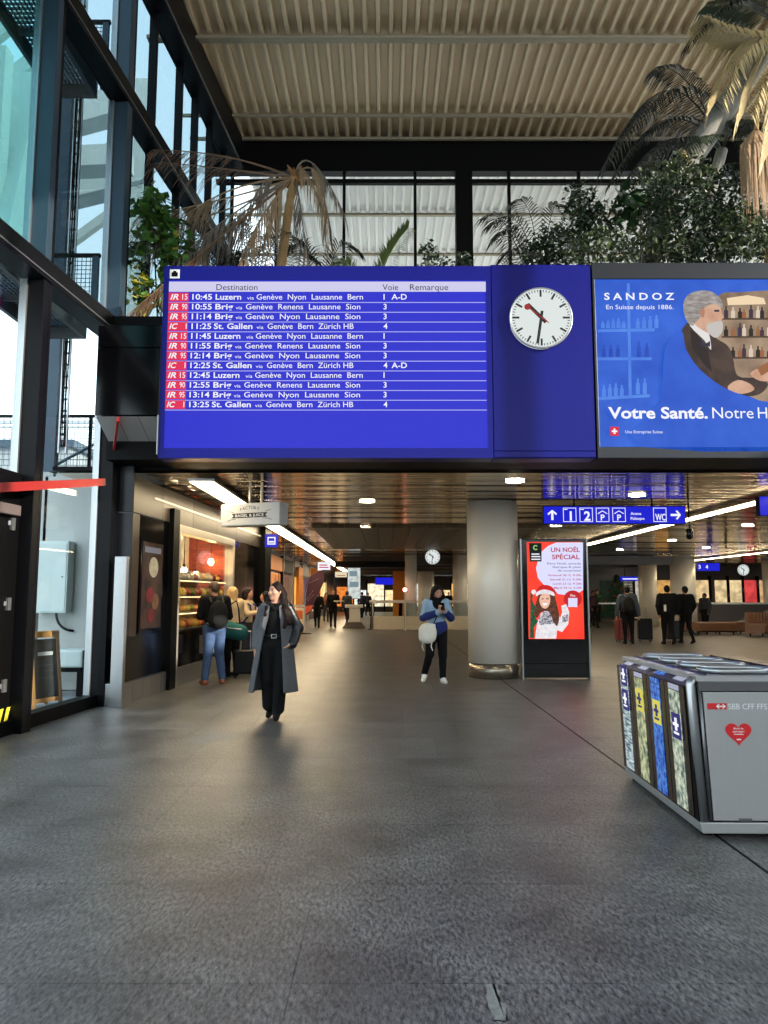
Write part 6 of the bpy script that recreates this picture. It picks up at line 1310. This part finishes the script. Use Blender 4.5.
put('coat', CF.mesh('coat', [c_grey, M('leather_sleeve', S(22, 21, 23), 0.38, var=0.4, scale=18, bump=0.4)], 0.009), wt)
for s in (-1, 1): MB().add([(s*0.058, -0.118, 1.42), (s*0.125, -0.130, 1.30), (s*0.150, -0.150, 1.16), (s*0.112, -0.150, 1.10), (s*0.070, -0.135, 1.28)], [(0, 1, 2, 3, 4) if s > 0 else (4, 3, 2, 1, 0)]).build('lapel', cloth('coat_lapel', (100, 101, 105)), wt)
HL = Fig()
for pts, r in (([(0.03, 0.05, 1.64), (0.085, 0.02, 1.56), (0.12, -0.03, 1.46), (0.135, -0.10, 1.36), (0.150, -0.145, 1.25), (0.140, -0.155, 1.15)], 0.050), ([(0.0, 0.08, 1.62), (0.07, 0.07, 1.50), (0.13, 0.02, 1.42), (0.17, -0.06, 1.33), (0.185, -0.11, 1.20)], 0.055), ([(0.02, 0.08, 1.60), (0.03, 0.11, 1.45), (0.06, 0.14, 1.30)], 0.08), ([(-0.05, 0.05, 1.60), (-0.085, 0.02, 1.50), (-0.10, -0.05, 1.40), (-0.105, -0.115, 1.30)], 0.040), ([(0.02, -0.03, 1.70), (0.07, -0.02, 1.63), (0.085, -0.03, 1.53), (0.095, -0.075, 1.44)], 0.030)):
    for n_, (a_, b_) in enumerate(zip(pts[:-1], pts[1:])):
        w_ = 0.008*math.sin(n_*2.2 + r*100); HL.cone((a_[0] + w_, a_[1], a_[2]), (b_[0] - w_, b_[1], b_[2]), r*(1 - 0.10*n_), r*(1 - 0.10*(n_ + 1)), 0, 0.03)
put('hair_lengths', HL.mesh('hair_lengths', [h_brown], 0.009), wt)
# --- woman with the phone
pq = PZ(437, 683)
mwb, mph = cloth('pale_blue', (150, 178, 206)), cloth('royal_blue', (40, 52, 110))
def hoodf(f, k, q):
    f.ell((0, -0.02*k, 1.46*k), (0.105*k, 0.10*k, 0.055*k), 4, 0.02); f.ell((-0.01*k, -0.085*k, 1.36*k), (0.075*k, 0.06*k, 0.12*k), 4, 0.02)
    for n in ('L', 'R'): e, h = q('el' + n), q('ha' + n); f.cone(e, e.lerp(h, 0.86), 0.064*k, 0.052*k, 5, 0.02)
    f.ell((0.02*k, 0.0, 0.97*k), (0.178*k, 0.14*k, 0.17*k), 5, 0.02)
pt, J2, k2 = person('woman in pale blue jacket and black trousers looking at her phone', pq, 0.12, 1.72, [s_fair, mwb, c_blk, M('white_shoe', S(226, 226, 224), 0.5), c_blk, mph], h_black,
    dict(kneeL=(0.10, -0.03, 0.49), ankL=(0.10, -0.02, 0.085), kneeR=(-0.13, -0.02, 0.50), ankR=(-0.19, 0.16, 0.14), toeR=(-0.24, 0.04, 0.04), elL=(0.25, -0.05, 1.13), haL=(0.09, -0.26, 1.26), elR=(-0.25, -0.06, 1.14), haR=(-0.02, -0.25, 1.23), palmL=(-0.6, 0.8, 0.2), palmR=(0.6, 0.6, 0.4), curl=0.8), 0.009, 0.98, 0.018, 0.12, (12, 22), hoodf, 0.012)
HC = Fig(); HC.ell((0, 0.02, 1.60*k2), (0.098, 0.108, 0.105), 0, 0.02); HC.ell((0, 0.05, 1.53*k2), (0.10, 0.09, 0.10), 0, 0.03); HC.sub((0.02, -0.105, 1.545*k2), (0.064, 0.08, 0.085)); put('hood', HC.mesh('hood', [c_blk], 0.01), pt)
phn = thing('smartphone', 'black smartphone held by the woman in pale blue jacket', 'phone', pt.matrix_basis @ Vector((0.045, -0.34, 1.32)), 0.12); MB().obox((0, 0, 0.03), (0.072, 0.010, 0.145), (-0.5, 0, 0)).build('body', m_gloss, phn, bevel=0.004); MB().obox((-0.0, 0.005, 0.033), (0.064, 0.003, 0.132), (-0.5, 0, 0)).build('screen', E('phone_screen', S(120, 140, 170), 0.8), phn)
tb_ = thing('tote_bag', 'off-white drawstring bag hanging at the phone woman\'s hip', 'bag', pq, 0.12); BF = Fig(); BF.ell((-0.19, -0.16, 0.90), (0.165, 0.085, 0.155), 0, 0.04, (0, 0.35, 0)); BF.ell((-0.20, -0.16, 0.80), (0.15, 0.085, 0.10), 0, 0.05); BF.cone((-0.27, -0.16, 1.0), (-0.08, -0.17, 1.02), 0.03, 0.03, 0, 0.04)
m_tote = cloth('tote', (232, 228, 216)); put('sack', BF.mesh('sack', [m_tote], 0.010), tb_)
MB().tube([(-0.10, -0.17, 1.02), (-0.02, -0.165, 1.18), (0.08, -0.10, 1.36), (0.11, 0.02, 1.42)], 0.010, 6).build('shoulder_strap', m_black, tb_)
for dx in (0.0, 0.16): MB().tube([(-0.27 + dx, -0.20, 0.76), (-0.30 + dx, -0.20, 0.66), (-0.27 + dx, -0.20, 0.58)], 0.010, 6).build('cord_end', m_tote, tb_)
# --- people at the bagel counter
mq = PZ(213, 684); mt_, Jm, km = person('man in black jacket and worn blue jeans standing at the bagel counter', (mq.x, mq.y, 0), math.radians(-152), 1.78, [s_fair, c_blk, c_jean, M('tan_shoe', S(170, 96, 66), 0.5)], h_mid,
    dict(elL=(0.24, -0.02, 1.13), haL=(0.14, -0.24, 1.10), elR=(-0.25, 0.0, 1.12), haR=(-0.15, -0.22, 1.12), palmL=(-1, 0, 0.3), palmR=(1, 0, 0.3), ankL=(0.15, 0.03, 0.085), ankR=(-0.15, 0.0, 0.085)), 0.011, 1.08, 0.02, 0, (28, 18), None, 0.016)
def backpack(lab, loc, rot, k, m, m2, zc=1.18):
    t = thing('backpack', lab, 'backpack', loc, rot); B = Fig(); B.ell((0, 0.235*k, zc*k), (0.16*k, 0.105*k, 0.235*k), 0, 0.03); B.ell((0, 0.22*k, (zc - 0.12)*k), (0.165*k, 0.12*k, 0.13*k), 0, 0.05); put('sack', B.mesh('sack', [m], 0.012), t)
    P = Fig(); P.ell((0, 0.325*k, (zc - 0.10)*k), (0.125*k, 0.030*k, 0.10*k), 0, 0.02); put('front_pocket', P.mesh('front_pocket', [m], 0.012), t)
    for s in (-1, 1): MB().tube([(s*0.10*k, 0.17*k, (zc + 0.20)*k), (s*0.115*k, 0.04*k, 1.475*k), (s*0.125*k, -0.135*k, 1.36*k), (s*0.13*k, -0.15*k, 1.20*k), (s*0.165*k, 0.0, 1.02*k), (s*0.12*k, 0.16*k, 0.98*k)], 0.018*k, 6).build('strap', m2, t)
    MB().tube([(-0.04*k, 0.22*k, (zc + 0.225)*k), (0, 0.22*k, (zc + 0.27)*k), (0.04*k, 0.22*k, (zc + 0.225)*k)], 0.009, 6).build('grab_loop', m2, t); return t
m_bpk = cloth('pack_black', (26, 27, 28)); m_olive = cloth('pack_olive', (58, 62, 52))
backpack('black and olive backpack worn by the man in jeans', (mq.x, mq.y, 0), math.radians(-152), 1.03, m_bpk, m_olive)
bq_ = PZ(231, 676); person('blond person in beige jacket standing behind the man in jeans', (bq_.x, bq_.y, 0), math.radians(-130), 1.70, [s_fair, c_beige, c_blk, m_shoeblk], h_blond, dict(elR=(-0.24, -0.05, 1.12), haR=(-0.16, -0.22, 1.05)), 0.014, 1.0, 0.03, 0.16, (0, 10))
dq = thing('duffel_bag', 'teal duffel bag hanging beside the man in jeans', 'bag', (bq_.x + 0.10, bq_.y - 0.50, 0.72)); DF = Fig(); DF.cone((-0.14, 0.0, 0.20), (0.15, 0.02, 0.13), 0.165, 0.15, 0, 0.04); put('sack', DF.mesh('sack', [cloth('teal', (34, 88, 88))], 0.012), dq)
MB().tube([(-0.14, 0.0, 0.36), (-0.12, 0.2, 0.62), (0.0, 0.38, 0.72), (0.08, 0.2, 0.55), (0.14, 0.02, 0.27)], 0.014, 6).build('strap', m_black, dq); MB().tube([(-0.22, -0.13, 0.26), (0.0, -0.16, 0.22), (0.2, -0.13, 0.20)], 0.007, 5).build('zip', m_steel, dq)
cq = PZ(244, 672); person('person in beige sweater with arms raised in the bagel queue', (cq.x, cq.y + 0.2, 0), math.radians(75), 1.68, [s_fair, c_beige, c_char, m_shoeblk], h_brown, dict(elL=(0.22, -0.14, 1.20), haL=(0.12, -0.36, 1.28), elR=(-0.22, -0.12, 1.18), haR=(-0.12, -0.36, 1.22)), 0.013, 0.98, 0.01, 0.12, (0, 5))
backpack('red and blue backpack worn by the person in beige sweater', (cq.x, cq.y + 0.2, 0), math.radians(75), 0.98, cloth('pack_red', (150, 40, 48)), cloth('pack_blue', (40, 56, 120)))
eq = PZ(258, 668); person('dark haired person in red patterned top in the bagel queue', (eq.x + 0.05, eq.y + 0.5, 0), math.radians(-80), 1.62, [s_tan, M('red_pattern', S(176, 66, 60), 0.8, var=0.7, scale=30), c_char, m_shoeblk], h_black, dict(elL=(0.22, -0.08, 1.14), haL=(0.12, -0.26, 1.16)), 0.014, 0.95, 0.01, 0.3)
def suitcase(lab, loc, rot, w, h, d, m, m2=None, handle_=0.35):
    t = thing('suitcase', lab, 'suitcase', loc, rot); MB().box(-w/2, w/2, -d/2, d/2, 0.07, 0.07 + h).build('shell', m, t, bevel=0.035)
    for k in range(4): MB().box(-w/2 + 0.06 + k*(w - 0.12)/3 - 0.008, -w/2 + 0.06 + k*(w - 0.12)/3 + 0.008, -d/2 - 0.006, -d/2, 0.14, h).build('rib', m2 or m, t)
    for x in (-1, 1):
        for y in (-1, 1): MB().cyl((x*(w/2 - 0.05) - 0.012, y*(d/2 - 0.05), 0.03), (x*(w/2 - 0.05) + 0.012, y*(d/2 - 0.05), 0.03), 0.03, n=10).build('wheel', m_black, t)
    if handle_:
        MB().tube([(-0.09, d/2 - 0.03, 0.06 + h), (-0.09, d/2 - 0.03, 0.07 + h + handle_), (0.09, d/2 - 0.03, 0.07 + h + handle_), (0.09, d/2 - 0.03, 0.06 + h)], 0.010, 6).build('handle', m_steel, t)
    return t
m_case = M('case_black', S(12, 12, 14), 0.45, var=0.2, spec=0.2); zq = PZ(244, 675); suitcase('black suitcase standing by the bagel queue', (zq.x + 0.10, zq.y - 0.42, 0), 0.2, 0.46, 0.44, 0.28, m_case)
pb_ = thing('paper_bag', 'printed paper carrier bag at the man\'s side by the counter', 'bag', PZ(199, 684) + Vector((0.02, 0.45, 0.50)), 0.9)
MB().box(-0.13, 0.13, -0.06, 0.06, 0.0, 0.32).build('bag', M('paper_bag', S(150, 140, 130), 0.7, var=0.15), pb_); MB().box(-0.11, 0.11, -0.066, -0.061, 0.10, 0.20).build('print', mph, pb_); MB().tube([(-0.06, 0, 0.31), (-0.05, 0, 0.45), (0.05, 0, 0.45), (0.06, 0, 0.31)], 0.006, 5).build('handle', m_tote, pb_)
# --- far walkers
gq = lambda px, py: PZ(px, py)
walk = dict(kneeL=(0.09, -0.10, 0.50), ankL=(0.09, -0.14, 0.10), kneeR=(-0.09, 0.0, 0.49), ankR=(-0.09, 0.20, 0.14), toeR=(-0.09, 0.08, 0.04), haL=(0.24, 0.02, 0.90), haR=(-0.24, -0.14, 0.90))
far = [((317, 628), 0.0, 1.72, c_blk, c_blk, h_black, 0.25, 'woman in black jacket walking below the feather flag', walk), ((333, 628), 0.1, 1.82, c_blk, c_blk, h_mid, 0, 'man in black carrying a white tray in the passage', dict(walk, elL=(0.25, -0.02, 1.12), haL=(0.18, -0.28, 1.12), palmL=(0, 0, 1))),
       ((347, 626), 2.6, 1.74, c_char, c_navy, h_mid, 0, 'person in charcoal coat walking away beside the pedestal', walk), ((326, 622), 0.2, 1.68, M('orange_bag_top', S(150, 90, 50), 0.8), c_char, h_brown, 0.2, 'person in brown jacket between the two black walkers', walk),
       ((362, 618), 2.9, 1.75, c_navy, c_blk, h_black, 0, 'distant person in navy near the tall white sign', walk), ((368, 616), 0.4, 1.7, c_char, c_blk, h_brown, 0, 'distant person in dark grey left of the balustrade', walk),
       ((449, 616), 0.0, 1.75, c_blk, c_blk, h_black, 0, 'distant person in black behind the balustrade', walk)]
for (px, py), rz, H, ct1, ct2, hr, hl, lab, po in far: person(lab, gq(px, py), rz, H, [s_tan, ct1, ct2, m_shoeblk], hr, po, 0.02, 1.05, 0.025, hl)
tq = gq(333, 628); t = thing('white_tray', 'white tray held by the man in black', 'tray', (tq.x + 0.30, tq.y - 0.42, 1.24)); MB().box(-0.22, 0.22, -0.15, 0.15, 0, 0.02).build('plate', m_plaster, t); MB().box(-0.24, 0.24, -0.17, 0.17, 0.02, 0.05).build('rim', m_plaster, t)
# --- travellers on the right
rq = gq(629, 644); c_slate = cloth('slate_jacket', (62, 70, 82))
person('traveller in slate jacket seen from behind with two suitcases', rq, math.radians(172), 1.82, [s_tan, c_slate, c_blk, m_shoeblk], h_black, dict(haL=(0.33, 0.02, 0.86), elL=(0.29, 0.03, 1.12), haR=(-0.30, 0.05, 0.86)), 0.016, 1.1, 0.03)
backpack('black backpack worn by the traveller in slate jacket', rq, math.radians(172), 1.05, m_bpk, c_char)
q = gq(621, 641); suitcase('red patterned suitcase left of the traveller in slate jacket', (q.x - 0.02, q.y - 0.45, 0), 0.1, 0.56, 0.70, 0.30, M('case_red', S(120, 36, 36), 0.5, var=0.6, scale=14), m_case, 0.25)
q = gq(641, 641); suitcase('tall black suitcase right of the traveller in slate jacket', (q.x + 0.02, q.y - 0.35, 0), -0.1, 0.46, 0.70, 0.28, m_case)
q1 = gq(669, 645); person('man in black coat with a white badge seen from behind', q1, math.radians(175), 1.84, [s_tan, c_blk, c_blk, m_shoeblk], h_black, dict(walk), 0.016, 1.15, 0.035)
q2 = gq(687, 644); person('man in black jacket walking away right of the other one', q2, math.radians(-170), 1.82, [s_tan, c_blk, c_blk, m_shoeblk], h_black, dict(walk), 0.016, 1.1, 0.03)
t = thing('white_badge', 'small white tag on the back of the man in black coat', 'tag', (q1.x - 0.16, q1.y - 0.22, 1.05)); MB().box(-0.035, 0.035, -0.012, 0.0, 0, 0.20).build('card', m_plaster, t); MB().tube([(0, -0.004, 0.19), (0.03, 0.02, 0.32)], 0.006, 5).build('lanyard', m_black, t)
q = gq(663, 640); suitcase('dark suitcase pulled by the man in black coat', (q.x + 0.02, q.y - 0.9, 0), 0.1, 0.42, 0.62, 0.26, m_case)
person('dark dressed person standing at the left beside the kiosk', gq(594, 628), 0.4, 1.76, [s_dk, M('maroon', S(58, 28, 34), 0.8), c_blk, m_shoeblk], h_black, walk, 0.02, 1.05, 0.02)
person('person in green top standing behind the bar table', gq(607, 622) + Vector((-0.3, 0.8, 0)), 0.2, 1.85, [s_tan, M('green_top', S(40, 96, 48), 0.8, var=0.4), c_blk, m_shoeblk], h_black, None, 0.02, 1.1, 0.02)
person('dark dressed person standing between column and bench', gq(706, 632), -1.2, 1.62, [s_dk, c_char, c_blk, m_shoeblk], h_black, None, 0.02, 1.1, 0.05)
